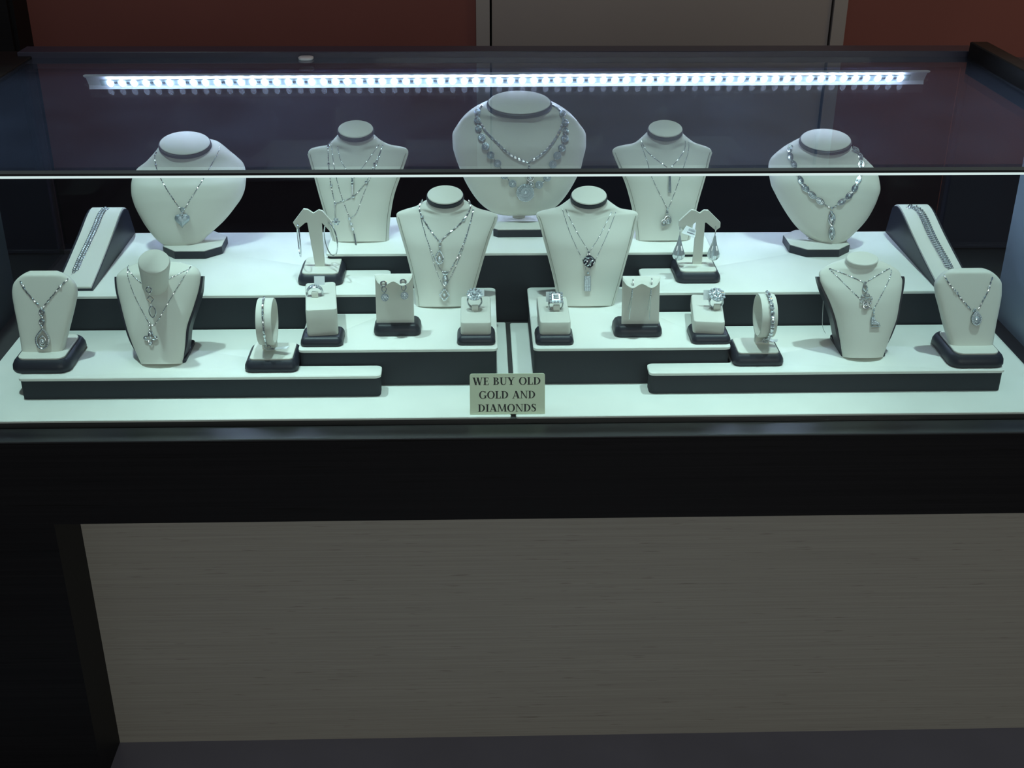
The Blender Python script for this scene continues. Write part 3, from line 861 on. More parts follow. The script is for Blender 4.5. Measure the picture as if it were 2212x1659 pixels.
# T-shaped earring stands
for key, base, by, plate, poly, yp, label in (
    ('TL', (640, 740, 618), (0.2316, 0.3050), None, [(681, 577), (663.7, 480.5), (659.6, 481), (641.5, 496), (633, 481), (655, 452), (664, 453), (676.6, 461), (688, 454), (696, 456), (717, 480), (711, 498), (696, 482), (694.4, 482), (701.5, 576)], 0.262,
     'cream T-shaped earring stand on the left riser, hung with two silver hoops'),
    ('TR', (1461, 1559, 613), (0.2312, 0.3040), None, [(1495.6, 576), (1504.5, 481), (1503, 480), (1479, 500), (1467, 489), (1467, 478), (1494, 453.8), (1502, 455), (1512, 461), (1521, 454.6), (1530, 454.6), (1556.5, 481), (1556, 491), (1546, 498), (1525.5, 480.5), (1523, 481), (1515.6, 575)], 0.262,
     'cream T-shaped earring stand on the right riser, hung with two ribbed teardrops')):
    x0, x1 = at_z(base[0], base[2], Z3).x, at_z(base[1], base[2], Z3).x
    if key == 'TL': x0 += 0.001
    root = thing('earring_tree', label, 'earring stand', ((x0+x1)/2, sum(by)/2, Z3), 'T-shaped earring stands')
    zt = base_pad(root, x0, x1, by[0], by[1], Z3, 0.0135, 0.006, 0.011)
    pts = [at_y(u, v, yp) for u, v in poly]
    pts[0].z = pts[-1].z = zt
    b = MB(); b.prism(pts, (0, 0.0042, 0)); BV[key] = b.bvh(); b.obj('t_upright', 'cream', root, smooth=False)
    PL[key] = (V((pts[0].x, yp, zt)), V((1, 0, 0)), V((0, 0, 1)), V((0, -1, 0)))

# bangle hoops on dark bases
for key, bu, by, xw, zc, yc, R_, label in (
    ('J', (527, 643, 806), (0.0700, 0.1300), (-0.2655, -0.2470), None, 0.104, 0.0285, 'cream upright hoop stand at the left, holding a thin chain bracelet, yellow tag behind'),
    ('Q', (1584, 1695, 792), (0.0765, 0.1340), (0.3430, 0.3620), None, 0.108, 0.0270, 'cream upright hoop stand at the right, holding a stone-set bracelet')):
    x0, x1 = at_z(bu[0], bu[2], Z1).x, at_z(bu[1], bu[2], Z1).x
    root = thing('bracelet_hoop', label, 'bracelet stand', ((x0+x1)/2, sum(by)/2, Z1), 'upright bracelet hoops')
    zt = base_pad(root, x0, x1, by[0], by[1], Z1, 0.0140, 0.0065, 0.009)
    top = at_y(578 if key == 'J' else 1640, 647 if key == 'J' else 637.5, yc)
    zc = top.z - R_
    b = MB(); rg = []
    for i in range(49):
        a = 2*PI*i/48
        rg.append([V((x, yc+r_*math.sin(a), zc+r_*math.cos(a))) for x, r_ in ((xw[0], R_-0.0006), (xw[0]+0.0012, R_), (xw[1]-0.0012, R_), (xw[1], R_-0.0006), (xw[1], R_-0.0024), (xw[0], R_-0.0024))])
    b.loft(rg, False, False); BV[key] = b.bvh(); PL[key] = (V(((xw[0]+xw[1])/2, yc, zc)), V((1, 0, 0)), V((0, 0, 1)), V((0, -1, 0)))
    b.obj('hoop', 'cream', root)
    fx = (xw[0]+xw[1])/2
    b = MB(); b.loft([[V((fx+sx*0.0085, yc+0.004+sy*0.005, z)) for sx, sy in ((-1, -1), (1, -1), (1, 1), (-1, 1))] for z in (zt, max(zc-R_+0.0012, zt+0.001))]); b.obj('hoop_foot', 'cream', root)

# bracelet ramps
for key, x0, x1, y0, y1, yap, zap, label in (
    ('UL', -0.5480, -0.4985, 0.2205, 0.4430, 0.400, 0.7865, 'sloping cream bracelet ramp at the left behind the far left pad'),
    ('UR', 0.6000, 0.6490, 0.2080, 0.4300, 0.392, 0.7880, 'sloping cream bracelet ramp at the right behind the far right pad')):
    root = thing('bracelet_ramp', label, 'bracelet stand', ((x0+x1)/2, (y0+y1)/2, Z3), 'sloping bracelet ramps')
    line = [(y0, Z3+0.0055), (y0+0.06, Z3+0.0195), (y0+0.12, Z3+0.035), (yap-0.02, zap-0.0035), (yap, zap), (yap+0.012, zap-0.001), (yap+0.022, zap-0.006)]
    line = crom(line, 4)
    b = MB()
    pts = [V((x0, y0-0.001, Z3+0.0002)), V((x0, y1, Z3+0.0002)), V((x0, yap+0.024, zap-0.010))] + [V((x0, y, z-0.0022)) for y, z in line[::-1]]
    b.prism(pts, (x1-x0, 0, 0)); b.obj('ramp_body', 'charcoal', root)
    i0, i1 = (0.0035, 0.0015) if key == 'UL' else (0.0015, 0.0035)
    b = MB(); b.loft([[V((x0+i0, y, z-0.0022)), V((x1-i1, y, z-0.0022)), V((x1-i1-0.0005, y, z)), V((x0+i0+0.0005, y, z))] for y, z in line])
    BV[key] = b.bvh(); PL[key] = (V((x0, y0, Z3)), V((1, 0, 0)), V((0, 0.94, 0.33)), V((0, -0.33, 0.94)))
    b.obj('ramp_face', 'cream', root, angle=50)

# ------------------------------------------------------------------ jewellery
def hit(key, u, v, off=0.0):
    d = ray(u, v).normalized()
    loc, nrm, _, _ = BV[key].ray_cast(CAM, d)
    B, X, SV, N = PL[key]
    if loc is None:
        return None, N
    if nrm.dot(d) > 0: nrm = -nrm
    return loc + nrm*off, nrm


def drape(key, pix, off=0.0009, n=7):
    """pixel way-points -> smooth points lying on the stand's surface (or hanging at the last depth past its edge)"""
    sm = crom([tuple(q) for q in pix], n); out = []; y = None; pend = []
    for u, v in sm:
        p, _ = hit(key, u, v, off)
        if p is None:
            if y is None: pend.append((u, v)); continue
            p = at_y(u, v, y)
        else:
            if y is None:
                out += [at_y(a, c, p.y) for a, c in pend]; pend = []
            y = p.y
        out.append(p)
    for _ in range(2):      # relax along the line so that the chain hangs evenly
        out = [out[0]] + [(a+b_*2+c)/4 for a, b_, c in zip(out, out[1:], out[2:])] + [out[-1]]
    return out


class Conform(Frame2):
    """frame whose points follow the stand's surface: x, y in photo pixels from the centre, z outwards"""
    def __init__(s, key, u, v, base):
        s.key, s.u, s.v = key, u, v; s.P, s.R, s.U, s.N, s.k = base.P, base.R, base.U, base.N, base.k

    def p(s, x, y, z=0.0):
        q, n_ = hit(s.key, s.u+x, s.v-y)
        if q is None:
            q = on_plane(s.u+x, s.v-y, s.P, s.N); n_ = s.N
        n_ = n_.lerp(s.N, 0.5).normalized()
        return q + n_*(z*s.k + 0.0009)


def frame(key, u, v, off=0.0020, flat=False):
    p, nrm = hit(key, u, v, off); B, X, SV, N = PL[key]
    if p is None: p = at_y(u, v, B.y-0.004); nrm = N
    nn = nrm.lerp(N, 0.85).normalized()
    R = (X - nn*X.dot(nn)).normalized(); U = nn.cross(R).normalized()
    if U.z < 0 and abs(U.z) > 0.2: U = -U
    f = Frame2(p, R, U, nn)
    return f if flat else Conform(key, u, v, f)


def chain(mb, pts, r, step=None):
    q = resample(pts, step or r*2.2)
    mb.tube(q, lambda i: r*(1.15 if i % 2 else 0.62), 5, twist=0.5)


def ringloop(mb, f, x, y, rx, ry, r, z=1.5, n=20, shape='o', rot=0.0):
    pts = []
    for i in range(n):
        t = 2*PI*i/n; c, s_ = math.cos(t), math.sin(t)
        if shape == 'drop':        # teardrop, point up
            k = 1-0.62*max(0, s_)**1.5 if s_ > 0 else 1
            a, b_ = rx*c*k, ry*s_
        elif shape == 'leaf':      # marquise
            a, b_ = rx*c*(1-0.25*abs(s_)), ry*s_*(1-0.0*abs(c)); a = rx*math.copysign(abs(c)**1.4, c)
        elif shape == 'heart':
            a = rx*(s_**3 if True else 0)*1.0; b_ = ry*(13*c-5*math.cos(2*t)-2*math.cos(3*t)-math.cos(4*t))/15
        elif shape == 'diamond':
            m = abs(c)+abs(s_); a, b_ = rx*c/m**0.8, ry*s_/m**0.8
        else:
            a, b_ = rx*c, ry*s_
        a, b_ = a*math.cos(rot)-b_*math.sin(rot), a*math.sin(rot)+b_*math.cos(rot)
        pts.append(f.p(x+a, y+b_, z))
    mb.tube(pts, r*f.k, 6, closed=True)
    return pts


def gems_on(mb, f, pts, r, step):
    """small stones set along a closed outline"""
    for p in resample(pts+[pts[0]], step*f.k)[:-1]:
        mb.gem(p + f.N*(r*0.6*f.k), r*f.k, f.R, f.U, f.N, 1.0, 6)


def gem(mb, f, x, y, r, z=1.5, asp=1.0, rot=0.0, n=8):
    R = f.R*math.cos(rot)+f.U*math.sin(rot); U = f.U*math.cos(rot)-f.R*math.sin(rot)
    mb.gem(f.p(x, y, z), r*f.k, R, U, f.N, asp, n)


def ballp(mb, f, x, y, r, z=1.5):
    mb.ball(f.p(x, y, z), r*f.k, 8)


GN = 'necklaces on the display busts'


class Neck:
    """one necklace: empty at its pendant; children chain, pendant (> stone)"""
    def __init__(s, key, label, loc, group=GN):
        s.key = key; p, _ = hit(key, *loc)
        s.root = thing('necklace', label, 'necklace', p or at_y(loc[0], loc[1], PL[key][0].y), group)

    def chain(s, pix, r, name='chain', balls=(), br=3.0, off=0.0012):
        pts = drape(s.key, pix, off)
        k = 1/ppm(pts[len(pts)//2]); b = MB(); chain(b, pts, r*k)
        for u, v in balls:
            f = frame(s.key, u, v, 0.0016); b.ball(f.P, br*f.k, 8)
        o = b.obj(name, 'silver', s.root); return o

    def pend(s, build, f, mats=('silver', 'gem'), stone=None, name='pendant'):
        b = MB(); build(b, f); o = b.obj(name, list(mats), s.root, angle=30)
        if stone:
            b = MB(); stone(b, f); b.obj('stone', 'gem', s.root, parent=o, smooth=False)
        return o


# ---- A: heart pendant
n = Neck('A', 'fine necklace with a puffed pave heart pendant on the back left oval bust', (394, 478))
n.chain([(339, 328), (334.6, 337), (336.5, 357), (346, 383), (364, 415), (391, 454)], 1.5, balls=[(337, 357)], br=3.2)
n.chain([(474, 318), (471.7, 328), (456, 357), (441.6, 383), (420, 417), (396, 455)], 1.3)
def heart(b, f):
    prof = []
    for i in range(36):
        t = 2*PI*i/36
        prof.append((17*math.sin(t)**3, 17*(13*math.cos(t)-5*math.cos(2*t)-2*math.cos(3*t)-math.cos(4*t))/16))
    rings = [[f.p(x*k, y*k-1*(1-k), z) for x, y in prof] for k, z in ((0.9, 0.2), (1.0, 2.5), (0.93, 6), (0.75, 8.5), (0.4, 9.8))]
    b.loft(rings)
    b.mi = 1
    rnd = random.Random(3)
    for _ in range(60):
        x, y = rnd.uniform(-13, 13), rnd.uniform(-12, 13)
        if abs(x) < 13-max(0, -y)*0.9 and y > -12: gem(b, f, x, y, 1.6, 8.2-0.010*(x*x+y*y), n=6)
    b.mi = 0
    ringloop(b, f, 0, 22, 2.6, 5, 1.5, 3, 12)
n.pend(heart, frame('A', 394, 476), ('pave', 'gem'))

# ---- B: three long necklaces
n = Neck('B', 'fine necklace with a short bar drop, innermost on the left high-riser bust', (761, 400))
n.chain([(729, 316), (735, 344), (748, 366), (760, 386)], 0.9); n.chain([(818.7, 312), (801, 337), (782, 363), (763, 386)], 0.9)
def bar(b, f):
    for y, r in ((12, 3.0), (7, 3.6), (1, 3.2)): ballp(b, f, 0, y, r)
    b.loft([[f.p(sx*1.6, y, z) for sx, z in ((-1, 0.3), (1, 0.3), (1, 2.6), (-1, 2.6))] for y in (-1, -22)])
n.pend(bar, frame('B', 761.5, 399))
n = Neck('B', 'station necklace with round beads slung low across the left high-riser bust', (724, 440))
n.chain([(716, 303), (709.5, 312), (708.7, 325), (710, 354), (715, 400), (724, 440)], 1.2, balls=[(709.7, 316), (710, 354), (713.5, 378), (715.6, 400), (724, 439)], br=3.4)
n.chain([(724, 440), (742, 433.5), (763.7, 424), (791, 393), (810, 354), (822, 326), (828, 309)], 1.2, balls=[(763.7, 424), (791, 393), (809, 354)], br=3.6)
def tail(b, f):
    b.tube([f.p(0, 0, 1), f.p(-0.5, -15, 1), f.p(0.6, -30, 1)], 0.8*f.k, 5); ballp(b, f, 0.6, -31, 2.0)
n.pend(tail, frame('B', 724, 441), name='chain_tail')
n = Neck('B', 'longest necklace on the left high-riser bust, ending in a thin stick drop past its hem', (762, 495))
n.chain([(716, 313), (721, 356), (729, 394), (740, 431), (755, 470)], 1.0); n.chain([(827, 314), (812, 359), (791, 404), (771, 458), (757, 471)], 1.0)
def stick(b, f):
    b.mi = 1
    for x, y in ((-7, 22), (-3.5, 11), (0, 0)): gem(b, f, x, y, 3.4, 3)
    b.mi = 0
    b.tube([f.p(-9, 28, 2), f.p(-7, 22, 2), f.p(0, 0, 2), f.p(3, -10, 3)], 0.8*f.k, 5)
    b.tube([f.p(3, -10, 3), f.p(5.5, -22, 6), f.p(9, -42, 10)], 1.7*f.k, 6)
    gem(b, f, 9.5, -45, 2.2, 10)
n.pend(stick, frame('B', 762.5, 495))

# ---- C: two heavy necklaces
n = Neck('C', 'inner necklace of small marquise links with a round drop, on the largest bust', (1142, 352))
L = [(1042, 227), (1034.5, 239), (1032.4, 257), (1041, 271), (1052, 287), (1074, 308.5), (1092, 326.5), (1113, 341), (1131, 348), (1141, 352)]
R_ = [(1191, 227), (1205, 235), (1214, 247), (1217, 260), (1210, 281), (1199, 301), (1184, 321), (1168, 335.5), (1150, 347), (1142, 352)]
for side in (L, R_):
    pts = drape('C', side, 0.0016)
    b = MB(); chain(b, pts, 1.4/ppm(pts[0]))
    b.obj('chain', 'silver', n.root)
    acc = resample(pts, 9.5/ppm(pts[0]))
    for i in range(len(acc)-1):
        p, q = acc[i], acc[i+1]; m = (p+q)/2; t = (q-p).normalized(); nn = -(m-CAM).normalized(); s_ = nn.cross(t).normalized()
        b = MB(); k = 1/ppm(m)
        b.gem(m+nn*0.0008, 6.0*k, t, s_, nn, 0.56, 8, 0.4)
        b.obj('link', 'gem' if i % 3 == 1 else 'silver', n.root, smooth=False)
def drop_c(b, f):
    ballp(b, f, 0, 30, 2.5, 3); ballp(b, f, 1, 24, 2.5, 3); ringloop(b, f, 1.5, 17, 2.6, 4.5, 1.4, 3, 10)
    pts = ringloop(b, f, 3, 0, 7.6, 7.6, 1.6, 3); ringloop(b, f, 3, 0, 4.4, 4.4, 1.0, 3.5, 14)
    ringloop(b, f, 5, -14, 5.5, 4.5, 1.8, 3, 14)
    b.mi = 1; gem(b, f, 3, 0, 2.9, 4); gem(b, f, 5, -14, 3.2, 3.5)
n.pend(drop_c, frame('C', 1142, 384, 0.0016))
n = Neck('C', 'outer necklace of pave discs with a large spiral medallion, on the largest bust', (1134, 417))
LD = [(1040, 229), (1031.5, 242), (1031, 260), (1033.3, 278), (1040.6, 297.5), (1048.7, 316.5), (1060, 335.5), (1075, 353.6), (1089.4, 379), (1107, 397), (1122, 408)]
RD = [(1196, 229), (1215, 245), (1220.5, 265), (1221.4, 283), (1219.6, 300), (1213.5, 320), (1203.5, 336.5), (1194, 355.5), (1182, 384), (1164.5, 399.5), (1147, 410)]
for side in (LD, RD):
    pts = drape('C', side, 0.0014); b = MB(); chain(b, pts, 1.6/ppm(pts[0])); b.obj('chain', 'silver', n.root)
    for (u, v) in side[1:-1]:
        f = frame('C', u, v, 0.0016); rr = 6.6 if v < 290 else 8.2
        b = MB(); b.loft([[f.p(rr*k*math.cos(2*PI*j/20), rr*k*math.sin(2*PI*j/20), z) for j in range(20)] for k, z in ((0.95, 0.2), (1, 1.6), (0.9, 2.6), (0.6, 2.2))])
        ringloop(b, f, 0, 0, rr*0.9, rr*0.9, 1.2, 2.4, 18); ringloop(b, f, 0, 0, rr*0.5, rr*0.5, 0.9, 3.0, 12)
        b.mi = 1; gem(b, f, 0, 0, rr*0.36, 3)
        b.obj('disc_link', ['pave', 'gem'], n.root, angle=30)
def medallion(b, f):
    b.loft([[f.p(19*k*math.cos(2*PI*j/36), 19*k*math.sin(2*PI*j/36)+(k-1)*2, z) for j in range(36)] for k, z in ((0.96, 0.2), (1, 2.4), (0.95, 4.0), (0.7, 3.4), (0.3, 3.8))])
    sp_ = [f.p((17.5-i*0.155)*math.cos(0.6+i*0.16), 1.0+(17.0-i*0.155)*math.sin(0.6+i*0.16), 4.4) for i in range(86)]
    b.tube(sp_, 1.5*f.k, 5)
    b.mi = 1
    for i in range(34):
        t = 2*PI*i/34; gem(b, f, 18*math.cos(t), 18*math.sin(t), 1.7, 4, n=6)
    for i in range(22):
        t = 2*PI*i/22; gem(b, f, 12.2*math.cos(t), 1+12.2*math.sin(t), 1.3, 4.2, n=6)
    gem(b, f, 0, 1, 3.6, 5)
n.pend(medallion, frame('C', 1134.6, 417, 0.0016), ('pave', 'gem'), name='medallion')

# ---- D: two necklaces
n = Neck('D', 'upper fine necklace with a slim tassel, on the right high-riser bust', (1446, 385))
n.chain([(1385, 303), (1392, 318), (1402, 331), (1420, 346), (1443, 363)], 1.1); n.chain([(1480, 304), (1479, 322), (1466, 343), (1448, 363)], 1.1)
def tassel(b, f):
    ballp(b, f, 0, 22, 2.2); ballp(b, f, 0, 16, 2.8)
    for k in range(5):
        x = -2.2+k*1.1; b.tube([f.p(x*0.7, 13, 1.5), f.p(x, -6, 1.5), f.p(x*1.25, -25-abs(x), 1.5)], 0.55*f.k, 5)
n.pend(tassel, frame('D', 1446.3, 390))
n = Neck('D', 'lower fine necklace with a small swirl pendant, on the right high-riser bust', (1438, 479))
n.chain([(1384, 309), (1390, 326), (1399, 352), (1407, 380), (1424, 417), (1441, 450)], 1.0); n.chain([(1488, 306), (1486, 331), (1470, 380), (1457, 417), (1444, 450)], 1.0)
def swirl(b, f):
    ballp(b, f, 3, 27, 2.2); ringloop(b, f, 2.5, 20, 1.8, 4, 1.1, 2, 10)
    ringloop(b, f, 3.5, 3, 7, 8.5, 1.5, 2); ringloop(b, f, -5, -3, 5.5, 6.5, 1.4, 2)
    ringloop(b, f, 4, 2, 3.4, 4, 1.0, 2.5, 12)
    b.mi = 1; gem(b, f, 4, 2, 2.2, 3); gem(b, f, -5, -3, 2.8, 3)
n.pend(swirl, frame('D', 1438.5, 478))

# ---- E: marquise link necklace
n = Neck('E', 'necklace of openwork marquise links with a long two-stone drop, on the back right oval bust', (1796, 452))
LE = [(1710, 314), (1704.7, 326), (1708, 343), (1719.4, 362), (1732, 396), (1751, 418.5), (1776, 438), (1795, 450)]
RE = [(1842, 317), (1855, 329), (1860.7, 348), (1858, 380), (1848, 405), (1835, 424), (1815, 439), (1797, 450)]
for side in (LE, RE):
    pts = drape('E', side, 0.0018); k0 = 1/ppm(pts[0]); b = MB(); chain(b, pts, 1.6*k0); b.obj('chain', 'silver', n.root)
    acc = resample(pts, 21*k0)
    for i in range(len(acc)-1):
        p, q = acc[i], acc[i+1]; m = (p+q)/2; t = (q-p).normalized(); nn = -(m-CAM).normalized(); s_ = nn.cross(t).normalized()
        f = Frame2(m+nn*0.0006, t, s_, nn); b = MB()
        ringloop(b, f, 0, 0, 10, 5.4, 1.4, 1, 18, 'leaf'); ringloop(b, f, 0, 0, 5.8, 3.0, 1.0, 1.6, 14, 'leaf')
        b.loft([[f.p(9.5*c*kk, 4.6*s2*kk*(1-0.3*abs(c)), z) for c, s2 in [(math.cos(2*PI*j/16), math.sin(2*PI*j/16)) for j in range(16)]] for kk, z in ((1, 0.2), (0.95, 1.0))])
        b.mi = 1; gem(b, f, 0, 0, 3.4, 1.6, 0.7); gem(b, f, -7.2, 0, 1.5, 1.4, n=6); gem(b, f, 7.2, 0, 1.5, 1.4, n=6)
        b.obj('link', ['silver', 'gem'], n.root, angle=30)
def drop_e(b, f):
    ballp(b, f, -0.5, 36, 2.6, 2); ballp(b, f, -0.5, 28, 2.6, 2)
    ringloop(b, f, 0, 12, 6.2, 14, 1.7, 2, 20, 'leaf'); ringloop(b, f, 0, 12, 3.4, 8, 1.1, 2.4, 16, 'leaf')
    ringloop(b, f, 0, -19, 5.6, 14, 1.6, 2, 20, 'leaf'); ringloop(b, f, 0, -19, 3.0, 8, 1.0, 2.4, 16, 'leaf')
    b.mi = 1; gem(b, f, 0, 12, 2.7, 3, 1.9); gem(b, f, 0, -7, 4.0, 3.4); gem(b, f, 0, -19, 2.4, 3, 2.0)
n.pend(drop_e, frame('E', 1796.5, 486, 0.0018))

# ---- F: three necklaces
n = Neck('F', 'rope chain with a haloed teardrop, uppermost on the bust left of the gap', (950, 556))
n.chain([(913, 431), (908, 439), (906, 451), (912.5, 470), (926, 492), (941, 513), (949, 521)], 2.0, balls=[(912, 468)], br=4.2)
n.chain([(1012, 432), (1017, 445), (1009, 464), (1000, 477), (982, 494), (963, 510), (952, 521)], 2.0, balls=[(1001, 476)], br=4.2)
def tear(b, f, w=8, h=14, inner=True):
    for y, r in ((34, 3.6), (25, 3.0), (17, 2.4)): ballp(b, f, 1, y, r, 2)
    pts = ringloop(b, f, 0, 0, w, h, 1.6, 2, 22, 'drop')
    b.mi = 1; gems_on(b, f, pts, 1.7, 3.8); gem(b, f, 0, -3, w*0.5, 3, 1.3); gem(b, f, 1, 34, 3.0, 4.2)
n.pend(tear, frame('F', 949.5, 556))
n = Neck('F', 'double fine chain with an oval stone drop, on the bust left of the gap', (962, 606))
n.chain([(909, 470), (917, 500), (923.4, 521), (943.7, 570), (961, 592)], 1.2); n.chain([(1022.4, 451), (1014, 489), (995, 541), (976, 578), (965, 592)], 1.5)
def oval(b, f):
    ringloop(b, f, 0, 16, 5, 2.6, 1.8, 2, 12); ringloop(b, f, 0, 0, 5.4, 11.5, 1.1, 2, 20)
    b.mi = 1; gem(b, f, 0, 5, 4.0, 2.4, 1.2); gem(b, f, 0, -5, 4.0, 2.4, 1.2)
n.pend(oval, frame('F', 962, 606))
n = Neck('F', 'longest fine chain with a small diamond-shaped drop, on the bust left of the gap', (960, 638))
n.chain([(910, 476), (930, 545), (942, 583), (957, 620)], 0.9); n.chain([(1024, 452), (1011, 500), (998, 543), (979, 587), (962, 620)], 1.1)
def lozenge(b, f):
    ballp(b, f, 0, 14, 1.8, 2)
    pts = ringloop(b, f, 0, 0, 10, 12.5, 1.4, 2, 16, 'diamond')
    b.mi = 1; gems_on(b, f, pts, 2.0, 4.6); gem(b, f, 0, 0, 3.4, 3)
n.pend(lozenge, frame('F', 960, 637))

# ---- G: two necklaces
n = Neck('G', 'fine chain with a black and silver striped cushion pendant, right of the gap', (1273, 564))
n.chain([(1222, 452), (1232, 474), (1250, 508), (1270, 540)], 0.9); n.chain([(1321, 458), (1310, 480), (1294, 512), (1275, 541)], 0.9)
def cushion(b, f):
    b.mi = 1
    def rg(k, z):
        out = []
        for j in range(32):
            t = 2*PI*j/32+PI/4; m = (abs(math.cos(t))**3+abs(math.sin(t))**3)**(1/3)
            out.append(f.p(12.2*k*math.cos(t+PI/4)/m, 12.2*k*math.sin(t+PI/4)/m, z))
        return out
    b.loft([rg(0.95, 0.2), rg(1, 2.5), rg(0.9, 5), rg(0.6, 6.5), rg(0.2, 7)])
    b.mi = 0
    for pth in (((-12, -1), (-7, 4), (-5, -1), (-9, -6)), ((-9, 8), (-2, 7), (4, 9), (8, 4)), ((2, -9), (3, -1), (8, 2), (11, -2), (8, -6)), ((-5, -9), (-1, -7), (0, -2))):
        b.tube([f.p(x, y, 6.9-0.022*(x*x+y*y)) for x, y in crom(list(pth), 5)], 1.6*f.k, 6)
    ballp(b, f, -1, 20, 3.2, 2); ringloop(b, f, -1, 15, 2, 3, 1.3, 2, 10)
n.pend(cushion, frame('G', 1272.5, 564.5), ('silver', 'darksilver'))
n = Neck('G', 'longer fine chain with a flat rectangular bar pendant, right of the gap', (1269, 612))
n.chain([(1215, 452), (1221, 472), (1229, 497), (1243, 530), (1259, 562), (1266, 585)], 0.9); n.chain([(1330, 458), (1316, 496), (1300, 532), (1285, 564), (1272, 585)], 0.9)
def plaque(b, f):
    ballp(b, f, 1, 23, 2.6, 2)
    b.loft([[f.p(sx*k, sy*(16.5 if k > 6 else 16), z) for sx, sy in ((-1, -1), (1, -1), (1, 1), (-1, 1))] for k, z in ((6.9, 0.4), (6.9, 1.8), (6.2, 2.4))])
    b.mi = 1
    for j in range(9):
        for i in range(3): gem(b, f, -4+4*i, -14+3.5*j, 1.7, 2.4, n=6)
n.pend(plaque, frame('G', 1268.8, 612.5), ('pave', 'gem'))

# ---- H, I, R, S front necklaces
n = Neck('H', 'bead chain with links and an open pave teardrop, on the far left pad', (92, 732))
n.chain([(44, 607), (47, 614), (55, 627), (70, 645), (88, 664)], 2.5, balls=[(50, 617)], br=3.6); n.chain([(147, 602), (139, 610), (130, 619), (110, 643), (93, 664)], 2.0, balls=[(130, 618.5)], br=3.8)
def tear_h(b, f):
    ballp(b, f, -1.5, 66, 3.6, 2)
    for y in (57, 36): ringloop(b, f, -1, y, 5, 7.5, 1.7, 2, 14); ringloop(b, f, -1, y+2, 2.6, 3.4, 1.3, 2.6, 10)
    ballp(b, f, -0.5, 47, 2.6, 2); ballp(b, f, -0.5, 26, 2.4, 2)
    pts = ringloop(b, f, 0, 0, 14, 21, 2.4, 2, 26, 'drop'); p2 = ringloop(b, f, 0, -3, 8, 11, 1.4, 2.4, 20, 'drop')
    b.mi = 1; gems_on(b, f, pts, 2.0, 4.2); gem(b, f, 0, -5, 4.6, 3.5, 1.2); gem(b, f, 0, 6, 2.4, 3); gem(b, f, -1.5, 66, 3.0, 4.5)
n.pend(tear_h, frame('H', 92.7, 732))

n = Neck('I', 'fine chain with three stacked open loops, on the bust with long round neck', (325, 647))
n.chain([(278, 573), (275.5, 580), (290, 598), (309, 614), (322, 620)], 1.2); n.chain([(412, 575), (408, 581), (386, 592), (361, 604), (326, 620)], 1.0)
fI = frame('I', 325, 650)
Pn = at_y(325, 648, 0.0935); fN = Frame2(Pn, V((1, 0, 0)), V((0, 0.12, 1)).normalized(), V((0, -1, 0.12)).normalized())
def loops(b, f):
    ringloop(b, f, -1, 23, 5.4, 6, 1.5, 1.5, 16); ringloop(b, f, 0.5, 2, 7, 8, 1.1, 1.5, 16, 'diamond'); ringloop(b, f, 2, -26, 7, 13, 1.4, 1.5, 20, 'leaf')
    for y in (14.5, -10.5): ballp(b, f, 0.3, y, 1.6)
    b.mi = 1; gem(b, f, -1, 29, 2.4, 2); gem(b, f, 1, -14, 2.2, 2)
n.pend(loops, fN)
n = Neck('I', 'longer fine chain with a small star-shaped pendant, on the bust with long round neck', (326, 728))
n.chain([(276, 582), (277, 600), (290, 637), (305, 667), (321, 697)], 1.2); n.chain([(411, 577), (392, 606), (365, 651), (338, 697), (326, 703)], 1.2)
def star(b, f):
    for y, r in ((33, 2.6), (27, 3.0), (18, 2.4), (12, 2.8)): ballp(b, f, -2.5, y, r, 2)
    pts = []
    for i in range(40):
        t = 2*PI*i/40; r = 10+4.5*math.cos(4*t); pts.append(f.p(r*math.cos(t)*1.0, r*math.sin(t), 2))
    b.tube(pts, 1.5*f.k, 6, closed=True)
    b.mi = 1
    for x, y in ((0, 0), (10, 1), (-10, 0), (1, -11), (0, 9)): gem(b, f, x, y, 2.6, 3)
n.pend(star, frame('I', 326, 730))

n = Neck('R', 'short chain with linked rings and an openwork flower, on the flat-necked right bust', (1870, 647))
n.chain([(1791, 580), (1800, 583), (1815, 588), (1840, 598), (1864, 609)], 1.4); n.chain([(1922, 580), (1908, 587), (1890, 598), (1871, 609)], 1.3)
def flower(b, f):
    ballp(b, f, -2.5, 36, 3.8, 2); ringloop(b, f, -2.5, 24, 4.2, 7, 1.6, 2, 14); ballp(b, f, -1, 16, 1.8, 2)
    for i in range(6):
        t = 2*PI*i/6+0.3; ringloop(b, f, 8*math.cos(t), 8.5*math.sin(t), 5.0, 5.0, 1.1, 2, 14)
    ringloop(b, f, -1, -14, 5.5, 5, 1.5, 2, 12)
    b.mi = 1
    for i in range(6):
        t = 2*PI*i/6+0.3; gem(b, f, 11.5*math.cos(t), 12*math.sin(t), 1.9, 3.2, n=6)
n.pend(flower, frame('R', 1870.5, 647))
n = Neck('R', 'long chain with a stone-set ice skate charm, on the flat-necked right bust', (1889, 694))
n.chain([(1791, 581), (1808, 597), (1830, 619), (1855, 643), (1884, 668)], 1.2); n.chain([(1924, 582), (1925, 588), (1920, 605), (1904, 637), (1887, 668)], 1.2)
